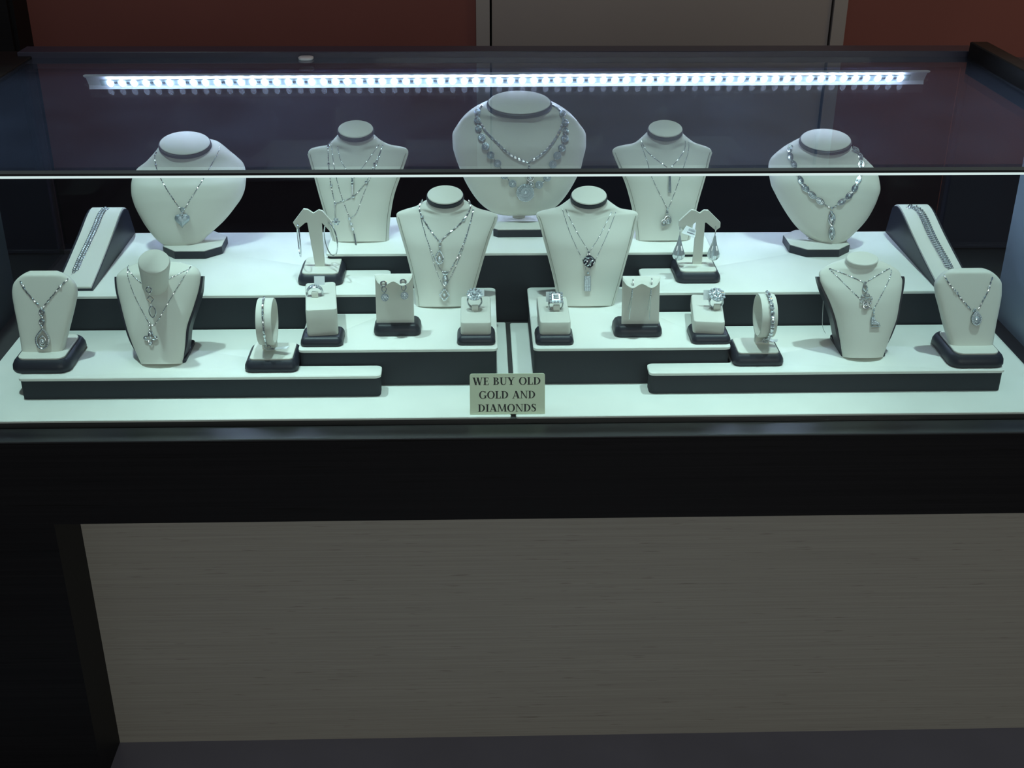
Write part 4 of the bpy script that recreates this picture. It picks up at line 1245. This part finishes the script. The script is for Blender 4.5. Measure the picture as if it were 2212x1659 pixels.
def skate(b, f):
    for y, r in ((24, 2.6), (18, 2.2), (12, 2.0)): ballp(b, f, -3, y, r, 2)
    pts = [(-9, 9), (-3, 10), (1, 2), (9, -3), (10, -7), (-9, -7)]
    b.loft([[f.p(x*k, y*k, z) for x, y in pts] for k, z in ((1, 0.3), (1, 2.8), (0.85, 3.6))])
    b.tube([f.p(-9, -11, 2), f.p(8, -11, 2), f.p(11, -9, 2)], 1.1*f.k, 5)
    for x in (-6, 5): b.tube([f.p(x, -6, 2), f.p(x, -11, 2)], 0.9*f.k, 5)
    b.mi = 1
    for x, y in ((-6, 5), (-6, 0), (-6, -4.5), (-2, 4), (-1, -1), (-1, -5), (4, -3.5), (7, -5)): gem(b, f, x, y, 2.2, 3.6, n=6)
n.pend(skate, frame('R', 1889.5, 694), ('pave', 'gem'))

n = Neck('S', 'bead-station chain with a solid haloed teardrop, on the far right pad', (2107, 686))
n.chain([(2039, 593), (2045, 605), (2061.7, 627), (2082, 652), (2099, 671)], 1.8, balls=[(2061.7, 627), (2067, 632)], br=3.4); n.chain([(2144, 598), (2140, 610), (2136, 624), (2124, 648), (2111, 671)], 1.9, balls=[(2136, 621)], br=3.6)
def tear_s(b, f):
    ballp(b, f, -3, 16, 3.2, 2); ballp(b, f, -6, 13, 2.4, 2)
    b.loft([[f.p(11*k*c*(1-0.62*max(0, s_)**1.5), 15.5*k*s_-2, z) for c, s_ in [(math.cos(2*PI*j/26), math.sin(2*PI*j/26)) for j in range(26)]] for k, z in ((0.95, 0.3), (1, 2.5), (0.85, 3.6))])
    pts = ringloop(b, f, 0, -2, 10.2, 14.5, 1.4, 3, 26, 'drop')
    b.mi = 1; gems_on(b, f, pts, 1.7, 3.8); gem(b, f, 0, -4.5, 5.2, 4, 1.35)
n.pend(tear_s, frame('S', 2107.8, 685), ('pave', 'gem'))


# ---- bracelets
def ramp_bracelet(key, pix, label, kind):
    pts = drape(key, pix, 0.0016); k0 = 1/ppm(pts[0])
    root = thing('bracelet', label, 'bracelet', pts[len(pts)//2], 'bracelets on the sloping ramps')
    b = MB(); chain(b, pts, 1.0*k0); b.obj('chain', 'silver', root)
    acc = resample(pts, (7.0 if kind == 0 else 8.0)*k0)
    for i in range(len(acc)-1):
        p, q = acc[i], acc[i+1]; m = (p+q)/2; t = (q-p).normalized(); nn = PL[key][3]; s_ = nn.cross(t).normalized(); nn = t.cross(s_).normalized()
        if nn.z < 0: nn = -nn
        f = Frame2(m, s_, t, nn); b = MB()
        if kind == 0:
            for sx in (-3.2, 3.2): ringloop(b, f, sx, 0, 3.2, 3.4, 1.0, 1, 10)
            b.mi = 1
            for sx in (-3.2, 3.2): gem(b, f, sx, 0, 2.7, 2, n=6)
        else:
            ringloop(b, f, 0, 0, 9.5, 3.6, 1.4, 1, 16, 'leaf', 0.5)
            b.mi = 1; gem(b, f, 0, 0, 4.4, 2.0, 0.62, 0.5)
            gem(b, f, -6, -2, 1.5, 2, n=6); gem(b, f, 6, 2, 1.5, 2, n=6)
        b.obj('link', ['silver', 'gem'], root, angle=30)
    f = Frame2(pts[0], V((1, 0, 0)), V((0, .95, .3)), V((0, -.3, .95))); b = MB()
    ringloop(b, f, -2, -5, 3, 4.5, 1.3, 1, 12); b.tube([f.p(-3, -9, 1), f.p(-5, -14, 1)], 1.2*f.k, 5)
    b.obj('clasp', 'silver', root)


ramp_bracelet('UL', [(163, 585), (168, 573), (174, 559), (190, 526), (206, 491), (217, 464), (227, 452), (236, 449.5)], 'slim two-row stone bracelet laid down the left sloping ramp', 0)
ramp_bracelet('UR', [(2052, 581), (2040, 559), (2029, 540), (2018, 521), (2007.5, 499), (1997, 475), (1985, 455), (1972, 448), (1955, 448)], 'broad slanted-link stone bracelet laid down the right sloping ramp', 1)


def hoop_bracelet(key, x, r, a0, a1, label, big, sag):
    B = PL[key][0]; yc, zc = B.y, B.z; R0 = 0.0285 if key == 'J' else 0.0270
    root = thing('bracelet', label, 'bracelet', (x, yc-R0, zc), 'bracelets on the upright hoops')
    pts = [V((x+0.0012*math.sin(3*i/40), yc-(R0+r+0.0003)*math.cos(a0+(a1-a0)*i/60), zc+(R0+r+0.0003)*math.sin(a0+(a1-a0)*i/60)-(sag if i < 3 else 0))) for i in range(61)]
    b = MB(); chain(b, pts, r); b.obj('chain', 'silver', root)
    if big:
        acc = resample(pts, r*2.6)
        for i in range(len(acc)-1):
            m = (acc[i]+acc[i+1])/2; t = (acc[i+1]-acc[i]).normalized(); s_ = V((1, 0, 0)); nn = t.cross(s_).normalized()
            if nn.dot(m-V((x, yc, zc))) < 0: nn = -nn
            b = MB(); b.gem(m+nn*0.0006, r*1.35, s_, t, nn, 0.8, 8); b.obj('stone', 'gem', root, smooth=False)
    b = MB(); p = pts[0]
    b.tube([p+V((0.004*math.cos(t), -0.001, -0.001+0.003*math.sin(t))) for t in [2*PI*i/12 for i in range(12)]], 0.0007, 5, closed=True)
    b.tube([p+V((0.003, -0.001, -0.002)), p+V((0.008, -0.002, -0.003))], 0.0009, 6)
    b.obj('clasp', 'silver', root)
    return pts[0]


cJ = hoop_bracelet('J', -0.2568, 0.0013, -1.25, 1.75, 'thin stone chain bracelet looped round the left upright hoop', False, 0)
cQ = hoop_bracelet('Q', 0.3540, 0.0021, -1.25, 1.85, 'thicker stone-set bracelet looped round the right upright hoop', True, 0)


# ---- paper tags
def tag_card(name, pts, mats, label, group='paper price tags', print_=None):
    b = MB(); nrm = (pts[1]-pts[0]).cross(pts[2]-pts[0]).normalized()
    b.prism(pts, nrm*0.0004)
    c = sum(pts, V())/len(pts)
    if print_:
        root = thing(name, label, 'tag', c, group); b.obj('card', mats, root, smooth=False)
        print_(root)
        return root
    return single(name, b, mats, label, 'tag', c, group, smooth=False)


zJ = Z1+0.0165
def flat_tag(u, v, z, w, d, rot, tilt, mats, label):
    c = at_z(u, v, z); q = []
    for sx, sy in ((-1, -1), (1, -1), (1, 1), (-1, 1)):
        x, y = sx*w/2, sy*d/2; a, b_ = x*math.cos(rot)-y*math.sin(rot), x*math.sin(rot)+y*math.cos(rot)
        q.append(c+V((a, b_, 0.0003+(sx+1)*0.5*tilt)))
    return tag_card('price_tag', q, mats, label)
flat_tag(600, 758, zJ+0.002, 0.028, 0.008, -0.3, 0.006, 'paper', 'folded white tag hanging from the left hoop bracelet over its base')
flat_tag(1656, 741, zJ+0.002, 0.026, 0.008, -0.4, 0.005, 'paper', 'folded white tag hanging from the right hoop bracelet over its base')
c = V((-0.2672, 0.114, at_y(555, 720, 0.114).z))
tag_card('price_tag', [c+V((-0.0022, 0, -0.009)), c+V((0.0022, 0, -0.009)), c+V((0.0022, 0, 0.009)), c+V((-0.0022, 0, 0.009))], 'yellow', 'small bright yellow tag sticking out behind the left bracelet hoop')


# ---- rings
def finger_ring(key, u, v, w, kind, label, yaw=0.0):
    """ring standing in the slot of a block; u,v = centre of its head, w = head width in pixels"""
    P, X, Y_, Zt = PL[key]; zt = P.z
    yr = at_z(u, 0, zt).y if False else P.y-0.001
    hd = at_y(u, v, yr); k = 1/ppm(hd)
    Rr = 0.0088; cz = hd.z-Rr*1.02
    root = thing('ring', label, 'ring', (hd.x, yr, zt), 'rings on the blocks')
    cx = hd.x
    ax = V((math.cos(yaw), math.sin(yaw), 0)); ay = V((-math.sin(yaw), math.cos(yaw), 0))
    band_w = 0.0012 if kind != 'dome' else 0.0016
    c0 = V((cx, yr, cz))
    pts = [c0 + ax*(Rr*math.sin(t)) + V((0, 0, Rr*math.cos(t))) for t in [2*PI*i/40 for i in range(40)] if cz+Rr*math.cos(t) > zt-0.0005]
    # order the kept arc from one slot end to the other
    pts = [c0 + ax*(Rr*math.sin(t)) + V((0, 0, Rr*math.cos(t))) for t in [(-1+2*i/36)*math.acos(max(-1, (zt-0.0003-cz)/Rr)) for i in range(37)]]
    b = MB()
    if kind == 'dome':
        n_ = len(pts)
        b.loft([[p + ay*s_*(0.0016+0.0040*math.sin(PI*i/(n_-1))**2) + (p-c0).normalized()*h for s_, h in ((-1, 0), (-0.8, 0.0012), (0, 0.0020), (0.8, 0.0012), (1, 0), (0.6, -0.0006), (-0.6, -0.0006))] for i, p in enumerate(pts)])
        b.obj('band', 'silver', root)
        b = MB()
        for i in range(9, 28, 2):
            p = pts[i]; nn = (p-c0).normalized(); t = (pts[i+1]-pts[i-1]).normalized()
            for s_ in (-0.0036, -0.0018, 0, 0.0018, 0.0036):
                b.gem(p+ay*s_+nn*(0.0019-0.00035*abs(s_/0.0018)), 0.00085, t, ay, nn, 1, 6)
        b.obj('pave_setting', 'gem', root, smooth=False)
    else:
        for s_ in (-1, 1): b.tube([p+ay*s_*0.0011 for p in pts], 0.0010, 6)
        b.obj('band', 'silver', root)
        F = Frame2(V((cx, yr-0.0012, hd.z)), ax, (ay*0.88+V((0, 0, 0.48))).normalized(), (V((0, 0, 0.88))-ay*0.48).normalized()); F.k = k
        b = MB(); h = w/2
        if kind == 'flower':
            b.loft([[F.p(h*q*math.cos(2*PI*j/24)*(1+0.06*math.cos(8*2*PI*j/24)), h*q*math.sin(2*PI*j/24), z) for j in range(24)] for q, z in ((0.5, -6), (0.9, -1), (0.95, 2), (0.5, 4))])
            b.mi = 1
            for i in range(12): t = 2*PI*i/12; gem(b, F, h*0.86*math.cos(t), h*0.86*math.sin(t), h*0.22, 2, n=6)
            for i in range(7): t = 2*PI*i/7; gem(b, F, h*0.48*math.cos(t), h*0.48*math.sin(t), h*0.22, 4, n=6)
            gem(b, F, 0, 0, h*0.32, 5.5)
        elif kind == 'square':
            b.loft([[F.p(sx*h*q, sy*h*q, z) for sx, sy in ((-1, -1), (1, -1), (1, 1), (-1, 1))] for q, z in ((0.5, -7), (0.92, -1), (0.95, 2), (0.6, 4))])
            b.mi = 1
            for i in range(4):
                for s_ in (-1, 1):
                    gem(b, F, (-0.75+0.5*i)*h, s_*0.82*h, h*0.22, 2.4, n=6); gem(b, F, s_*0.82*h, (-0.75+0.5*i)*h, h*0.22, 2.4, n=6)
            gem(b, F, 0, 0, h*0.55, 4, 1.0, PI/4, 4); 
        else:
            b.loft([[F.p(h*q*math.cos(t)*(1 if math.sin(t) > 0 else 1-0.25*abs(math.sin(t))), h*q*math.sin(t)*1.05, z) for t in [2*PI*j/24 for j in range(24)]] for q, z in ((0.45, -8), (0.9, -1), (0.95, 2), (0.5, 5))])
            b.mi = 1; rnd = random.Random(5)
            for rr_, cnt in ((0.85, 12), (0.55, 8), (0.25, 4)):
                for i in range(cnt):
                    t = 2*PI*i/cnt; gem(b, F, h*rr_*math.cos(t), h*rr_*math.sin(t), h*0.21, 2+6*(0.85-rr_), n=6)
            gem(b, F, 0, 0, h*0.24, 7.5)
        b.obj('ring_head', ['silver', 'gem'], root, smooth=False)
    # cream slot tab of the block that grips the ring
    return root, c0, zt


for key, u, v, w, kind, label, yaw in (
    ('K', 679, 618, 42, 'dome', 'broad domed pave band ring on the tall ring block', 0.12),
    ('M', 1025, 636, 34, 'flower', 'round flower-cluster stone ring on the block left of the gap', 0.0),
    ('N', 1201, 643, 30, 'square', 'square-headed halo stone ring on the block right of the gap', 0.0),
    ('P', 1548, 637, 37, 'cluster', 'large rounded cluster stone ring on the block beside the right hoop', 0.1)):
    root, c0, zt = finger_ring(key, u, v, w, kind, label, yaw)

# slot tabs of the ring blocks (parts of the blocks)
blocks = [o for o in COL.objects if o.get('category') == 'ring stand']
for o, key in zip(blocks, 'KMNP'):
    P = PL[key][0]; u, v = {'K': (681, 640), 'M': (1026, 665), 'N': (1202, 664), 'P': (1548, 662)}[key]
    q = at_y(u, v, P.y-0.004)
    b = MB(); b.rslab(q.x-0.0042, q.x+0.0042, P.y-0.0075, P.y-0.0045, [(0.0003, P.z+0.0002), (0, P.z+0.002), (0, P.z+0.0070), (0.0006, P.z+0.0078)], 0.001)
    b.obj('slot_tab', 'cream', o)
# tags behind the rings
for u, v, key, w, h, mt, label in ((690, 606, 'K', 0.013, 0.010, 'paper', 'white tag standing behind the domed ring'), (1040, 632, 'M', 0.007, 0.008, 'paper', 'tiny white tag behind the flower ring'),
                            (1188, 641, 'N', 0.010, 0.012, 'paper', 'white tag behind the square ring, on its left'), (1528, 637, 'P', 0.010, 0.012, 'paper', 'white tag behind the large cluster ring')):
    P = PL[key][0]; c = at_y(u, v, P.y+0.006)
    c.z = max(c.z, P.z+h/2+0.0004)
    tag_card('price_tag', [c+V((-w/2, -0.002, -h/2)), c+V((w/2, -0.002, -h/2)), c+V((w/2, 0.002, h/2)), c+V((-w/2, 0.002, h/2))], mt, label)

# ---- earrings
def earring(label, loc, group='earrings'):
    return thing('earring', label, 'earring', loc, group)


def hoopE(ctr, ax, ry, rx, label):
    c = at_y(*ctr, 0.2585); root = earring(label, c, 'hoop earrings')
    k = 1/ppm(c); b = MB()
    pts = [c + V((ax*rx*k*math.cos(t), -math.sqrt(max(0, 1-ax*ax))*ry*k*math.cos(t)*0.9, ry*k*math.sin(t)*1.05)) for t in [2*PI*i/48 for i in range(48)]]
    b.tube(pts, 1.5*k, 6, closed=True); b.obj('hoop', 'silver', root)
    b = MB()
    for i in range(26, 50):
        p = pts[i % 48]; d = (p-c).normalized(); t = (pts[(i+1) % 48]-pts[i % 48]).normalized()
        b.gem(p+V((0, -1, 0.2)).normalized()*1.3*k, 1.3*k, t, d, V((0, -1, 0)), 1, 6)
    b.obj('pave_row', 'gem', root, smooth=False)
    return root, c, k
hoopE((646, 519), 0.20, 34, 34, 'thin stone-set hoop earring seen edge-on, hanging from the left arm of the earring tree')
r_, c_, k_ = hoopE((714.5, 517), 0.5, 34.5, 34, 'thin stone-set hoop earring seen open, hanging from the right arm of the earring tree')
p = at_y(726, 479, 0.2575); b = MB(); b.gem(p, 6*k_, V((1, 0, 0)), V((0, 0, 1)), V((0, -1, 0)), 1, 8)
for i in range(6): b.gem(p+V((6.5*k_*math.cos(i*PI/3), 0, 6.5*k_*math.sin(i*PI/3))), 2.6*k_, V((1, 0, 0)), V((0, 0, 1)), V((0, -1, 0)), 1, 6)
b.obj('stud', 'gem', r_, smooth=False)

for (u, v), (wu, wv), label in (((1466.3, 541), (1469, 497), 'ribbed crystal teardrop earring under the white printed tag'), ((1541.7, 541), (1546.5, 496), 'ribbed crystal teardrop earring on the right arm, without a tag')):
    c = at_y(u, v, 0.258); k = 1/ppm(c); root = earring(label, c, 'teardrop earrings')
    prof = [(0.6, 38), (1.6, 34), (3.2, 24), (6.0, 12), (9.2, 2), (11.8, -8), (11.6, -14), (8.6, -19), (4.0, -21.5), (0.8, -22)]
    nn = 24; b = MB()
    b.loft([[c+V((r*k*(1 if j % 2 else 0.80)*math.cos(2*PI*j/nn), r*k*(1 if j % 2 else 0.80)*math.sin(2*PI*j/nn), h*k)) for j in range(nn)] for r, h in [(q*1.15, g) for q, g in prof[1:]]])
    b.obj('drop', 'gem', root, smooth=False)
    w = at_y(wu, wv, 0.2588); b = MB(); b.tube([w+V((0, 0.004, 0.004)), w, w.lerp(c+V((0, 0, 36*k)), 0.5), c+V((0, 0, 33*k))], 0.9*k, 6); b.obj('ear_wire', 'silver', root)
# printed tag on the left teardrop
tp = [at_y(u, v, y) for u, v, y in ((1472, 503, 0.246), (1501, 513, 0.246), (1504, 497, 0.2545), (1483, 487, 0.2545))]
def marks(root):
    rnd = random.Random(2)
    e = (tp[1]-tp[0]); g = (tp[3]-tp[0]); n_ = e.cross(g).normalized()
    b = MB()
    for i in range(9):
        a = 0.30+0.058*i; w = rnd.choice((0.018, 0.03)); q = tp[0]+e*a+g*0.52+n_*0.0002
        b.prism([q, q+e*w, q+e*w+g*0.3, q+g*0.3], n_*0.0001)
    q = tp[0]+e*0.30+g*0.28+n_*0.0002; b.prism([q, q+e*0.55, q+e*0.55+g*0.08, q+g*0.08], n_*0.0001)
    b.obj('print', 'greyink', root, smooth=False)
tag_card('price_tag', [tp[3], tp[2], tp[1], tp[0]], 'paper', 'white printed tag tied to the left teardrop earring', print_=marks)

for (u, v), side in (((828.5, 613), 'left'), ((871, 609), 'right')):
    f = frame('L', u, v, 0.0012, True); f.R, f.U, f.N = V((1, 0, 0)), V((0, 0.15, 1)).normalized(), V((0, -1, 0.15)).normalized()
    root = earring('circle-and-disc drop earring on the %s lobe of the left earring display' % side, f.P, 'circle drop earrings')
    b = MB(); ringloop(b, f, 0, 0, 6, 5.5, 1.9, 1.5, 16); ringloop(b, f, 1, -12, 5, 6, 1.7, 2, 14); b.tube([f.p(1, -18, 2), f.p(2, -22, 2)], 0.8*f.k, 5)
    b.obj('ring_links', 'silver', root)
    b = MB(); ringloop(b, f, 2, -30, 7, 7.5, 1.5, 2, 18)
    b.loft([[f.p(2+6.2*q*math.cos(2*PI*j/16), -30+6.6*q*math.sin(2*PI*j/16), z) for j in range(16)] for q, z in ((1, 1), (0.95, 2.2), (0.5, 3))])
    b.mi = 1
    for i in range(8): t = 2*PI*i/8; gem(b, f, 2+5*math.cos(t), -30+5.3*math.sin(t), 1.7, 2.6, n=6)
    gem(b, f, 2, -30, 2.4, 3.2); b.obj('disc', ['pave', 'gem'], root, angle=30)
for (u, v), (u2, v2), side in (((1367, 612), (1359, 690), 'left'), ((1407.5, 610), (1402.5, 690), 'right')):
    f = frame('O', u, v, 0.0012, True); k = f.k
    root = earring('long thin thread earring on the %s lobe of the right earring display' % side, f.P, 'thread earrings')
    a = f.P + V((0, -0.0012, 0)); m = at_y(u-2, v+30, f.P.y-0.002); e = at_y(u2, v2, f.P.y-0.002)
    b = MB(); b.tube([a, m, m.lerp(e, 0.5), e], 0.8*k, 5); b.tube([a+V((0, 0, 0.001)), m+V((-2*k, 0.0005, 0)), m.lerp(e, 0.6)+V((-5*k, 0.0005, 0))], 0.55*k, 5); b.obj('thread', 'silver', root)
    b = MB(); b.tube([a+V((0, 0.001, 0.0055)), a+V((0, -0.001, 0.003)), a+V((0, -0.001, -0.003))], 1.5*k, 6); b.obj('ear_hook', 'silver', root)
    b = MB(); q = m.lerp(a, 0.3)
    for i in range(5): b.gem(m.lerp(a, 0.7-0.16*i)+V((0, -0.0008, 0)), 1.6*k, V((1, 0, 0)), V((0, 0, 1)), V((0, -1, 0)), 1.2, 6)
    b.obj('stone_row', 'gem', root, smooth=False)

# thin loose thread hanging beside the right front bust
pts = [at_y(u, v, 0.135) for u, v in crom([(1778.5, 650), (1776.5, 690), (1777.5, 708), (1783, 720)], 6)]
b = MB(); b.tube(pts, 0.00035, 5); single('tag_string', b, 'thread', 'thin tag string hanging left of the flat-necked right bust', 'string', pts[0])

# ------------------------------------------------------------------ sign
SY = 0.0120
A, Bq, C = at_y(1015.5, 903, SY), at_y(1177, 903, SY), at_y(1015.5, 808, SY)
sz0 = Z0+0.0004; sz1 = on_plane(1015.5, 808, V((0, SY, Z0)), V((0, -1, 0.30)).normalized()).z; sx0, sx1 = A.x, Bq.x
sign = thing('sign', 'small gold plaque reading WE BUY OLD GOLD AND DIAMONDS at the front centre', 'sign', ((sx0+sx1)/2, SY, sz0))
r = 0.0028; pl2 = []
for cx, cz, a0 in ((sx1-r, sz1-r, 0), (sx0+r, sz1-r, 90), (sx0+0.0004, sz0+0.0004, 180), (sx1-0.0004, sz0+0.0004, 270)):
    rr = r if cz > sz0+0.01 else 0.0004
    for k in range(5):
        t = math.radians(a0+22.5*k); pl2.append(V((cx+rr*math.cos(t), SY, cz+rr*math.sin(t))))
LEAN = 0.30
for q in pl2: q.y += (q.z-sz0)*LEAN
b = MB(); b.prism(pl2, (0, 0.0012, 0)); b.obj('plaque', 'brass', sign, smooth=False)
b = MB(); mx = (sx0+sx1)/2
b.prism([V((mx-0.02, SY+0.0012, sz0)), V((mx-0.02, SY+0.0012, sz0+0.0012)), V((mx-0.02, SY+0.018, sz0+0.0012)), V((mx-0.02, SY+0.018, sz0))], (0.04, 0, 0)); b.obj('foot', 'brass', sign, smooth=False)

TH, TN, SE = 0.185, 0.062, 0.05


def bar_(x0, z0, x1, z1, w):           # stroke of horizontal width w between two heights
    return [(x0-w/2, z0), (x0+w/2, z0), (x1+w/2, z1), (x1-w/2, z1)]


def rect(x0, x1, z0, z1): return [(x0, z0), (x1, z0), (x1, z1), (x0, z1)]


def arc(cx, cz, rx, rz, ix, iz, a0, a1, n=14):
    out = []
    for i in range(n):
        t0, t1 = [math.radians(a0+(a1-a0)*(i+j)/n) for j in (0, 1)]
        out.append([(cx+rx*math.cos(t0), cz+rz*math.sin(t0)), (cx+rx*math.cos(t1), cz+rz*math.sin(t1)), (cx+ix*math.cos(t1), cz+iz*math.sin(t1)), (cx+ix*math.cos(t0), cz+iz*math.sin(t0))])
    return out


def serif(x, z, w=0.30):
    return rect(x-w/2, x+w/2, z, z+SE) if z < 0.5 else rect(x-w/2, x+w/2, z-SE, z)


GL = {
    'I': (0.40, [rect(.11, .11+TH, 0, 1), serif(.20, 0, .40), serif(.20, 1, .40)]),
    'L': (0.66, [rect(.09, .09+TH, 0, 1), serif(.18, 1, .38), rect(0, .62, 0, TN), [(.54, 0), (.62, 0), (.65, .30), (.60, .30)]]),
    'E': (0.66, [rect(.09, .09+TH, 0, 1), rect(0, .60, 0, TN), rect(0, .57, 1-TN, 1), rect(.2, .46, .48, .48+TN), [(.53, 0), (.60, 0), (.63, .26), (.59, .26)], [(.51, 1), (.57, 1), (.57, .76), (.54, .76)], rect(.43, .47, .38, .64)]),
    'D': (0.84, [rect(.09, .09+TH, 0, 1), rect(0, .3, 0, SE), rect(0, .3, 1-SE, 1)] + arc(.28, .5, .52, .5, .33, .45, -90, 90)),
    'O': (0.92, arc(.46, .5, .44, .53, .255, .475, 0, 360, 28)),
    'B': (0.70, [rect(.09, .09+TH, 0, 1), rect(0, .3, 0, SE), rect(0, .3, 1-SE, 1), rect(.2, .34, .50, .55)] + arc(.30, .76, .30, .24, .13, .19, -90, 90) + arc(.30, .27, .37, .27, .19, .22, -90, 90)),
    'G': (0.90, arc(.46, .5, .44, .53, .255, .475, 42, 318, 24) + [rect(.66, .66+TH*.9, .06, .40), rect(.56, .92, .38, .38+SE), [(.74, .98), (.79, .98), (.79, .70), (.76, .70)]]),
    'A': (0.88, [bar_(.12, 0, .42, 1, TN*1.1), bar_(.72, 0, .42, 1, TH*1.15), rect(.20, .62, .30, .30+TN), serif(.12, 0, .26), serif(.72, 0, .34)]),
    'W': (1.16, [bar_(.36, 0, .14, 1, TH*1.1), bar_(.36, 0, .56, .95, TN*1.1), bar_(.78, 0, .56, 1, TH*1.1), bar_(.78, 0, 1.02, 1, TN*1.1), serif(.13, 1, .32), serif(1.02, 1, .26), serif(.54, 1, .28)]),
    'N': (0.90, [rect(.12, .12+TN, 0, 1), rect(.72, .72+TN, 0, 1), [(.05, 1), (.24, 1), (.78, 0), (.66, 0)], serif(.15, 0, .28), serif(.75, 1, .28), rect(0, .18, 1-SE, 1)]),
    'M': (1.08, [bar_(.10, 0, .17, 1, TN*1.1), [(.12, 1), (.30, 1), (.57, .08), (.50, 0)], bar_(.53, .03, .86, 1, TN*1.2), bar_(.92, 0, .86, 1, TH), serif(.10, 0, .24), serif(.93, 0, .34), rect(.02, .2, 1-SE, 1), rect(.84, 1.02, 1-SE, 1)]),
    'U': (0.86, [rect(.11, .11+TH, .34, 1), rect(.68, .68+TN, .36, 1), serif(.20, 1, .38), serif(.71, 1, .28)] + arc(.425, .36, .315, .38, .13, .30, 180, 270, 10) + arc(.425, .36, .315, .38, .26, .30, 270, 360, 10)),
    'Y': (0.84, [bar_(.42, .44, .15, 1, TH*1.15), bar_(.44, .44, .68, 1, TN*1.2), rect(.42-TH/2, .42+TH/2, 0, .48), serif(.42, 0, .40), serif(.14, 1, .34), serif(.69, 1, .28)]),
}
S_path = [(.50, .84, .05), (.42, .95, .06), (.27, .98, .07), (.13, .90, .13), (.12, .74, .17), (.24, .60, .19), (.38, .47, .19), (.48, .31, .17), (.45, .13, .13), (.31, .03, .07), (.15, .05, .06), (.07, .18, .05)]
sp2 = crom(S_path, 4); sq_ = []
for (x0, z0, w0), (x1, z1, w1) in zip(sp2, sp2[1:]):
    d = V((x1-x0, z1-z0)); d.normalize(); m = V((-d.y, d.x))
    sq_.append([(x0-m.x*w0/2, z0-m.y*w0/2), (x1-m.x*w1/2, z1-m.y*w1/2), (x1+m.x*w1/2, z1+m.y*w1/2), (x0+m.x*w0/2, z0+m.y*w0/2)])
GL['S'] = (0.60, sq_ + [rect(.48, .52, .70, .97), rect(.05, .09, .03, .32)])
HS = sz1-sz0
for line, vt, vb, ul, ur in (('WE BUY OLD', 815, 831, 1021, 1170), ('GOLD AND', 844.5, 860.5, 1034.5, 1158), ('DIAMONDS', 873, 889, 1032.5, 1159.5)):
    LP, LNm = V((0, SY, sz0)), V((0, -1, LEAN)).normalized()
    zb, zt2 = on_plane(1096, vb, LP, LNm).z, on_plane(1096, vt, LP, LNm).z; h = zt2-zb
    xl, xr = at_y(ul, (vt+vb)/2, SY).x, at_y(ur, (vt+vb)/2, SY).x
    tot = sum(0.40 if c == ' ' else GL[c][0]+0.03 for c in line)
    sx = (xr-xl)/tot; x = xl
    b = MB()
    for c in line:
        if c == ' ': x += 0.40*sx; continue
        for poly in GL[c][1]:
            b.face([b.bm.verts.new(V((x+px*sx, SY-0.00015+(zb+pz*h-sz0)*LEAN, zb+pz*h))) for px, pz in poly])
        x += (GL[c][0]+0.03)*sx
    b.obj('lettering', 'ink', sign, smooth=False)
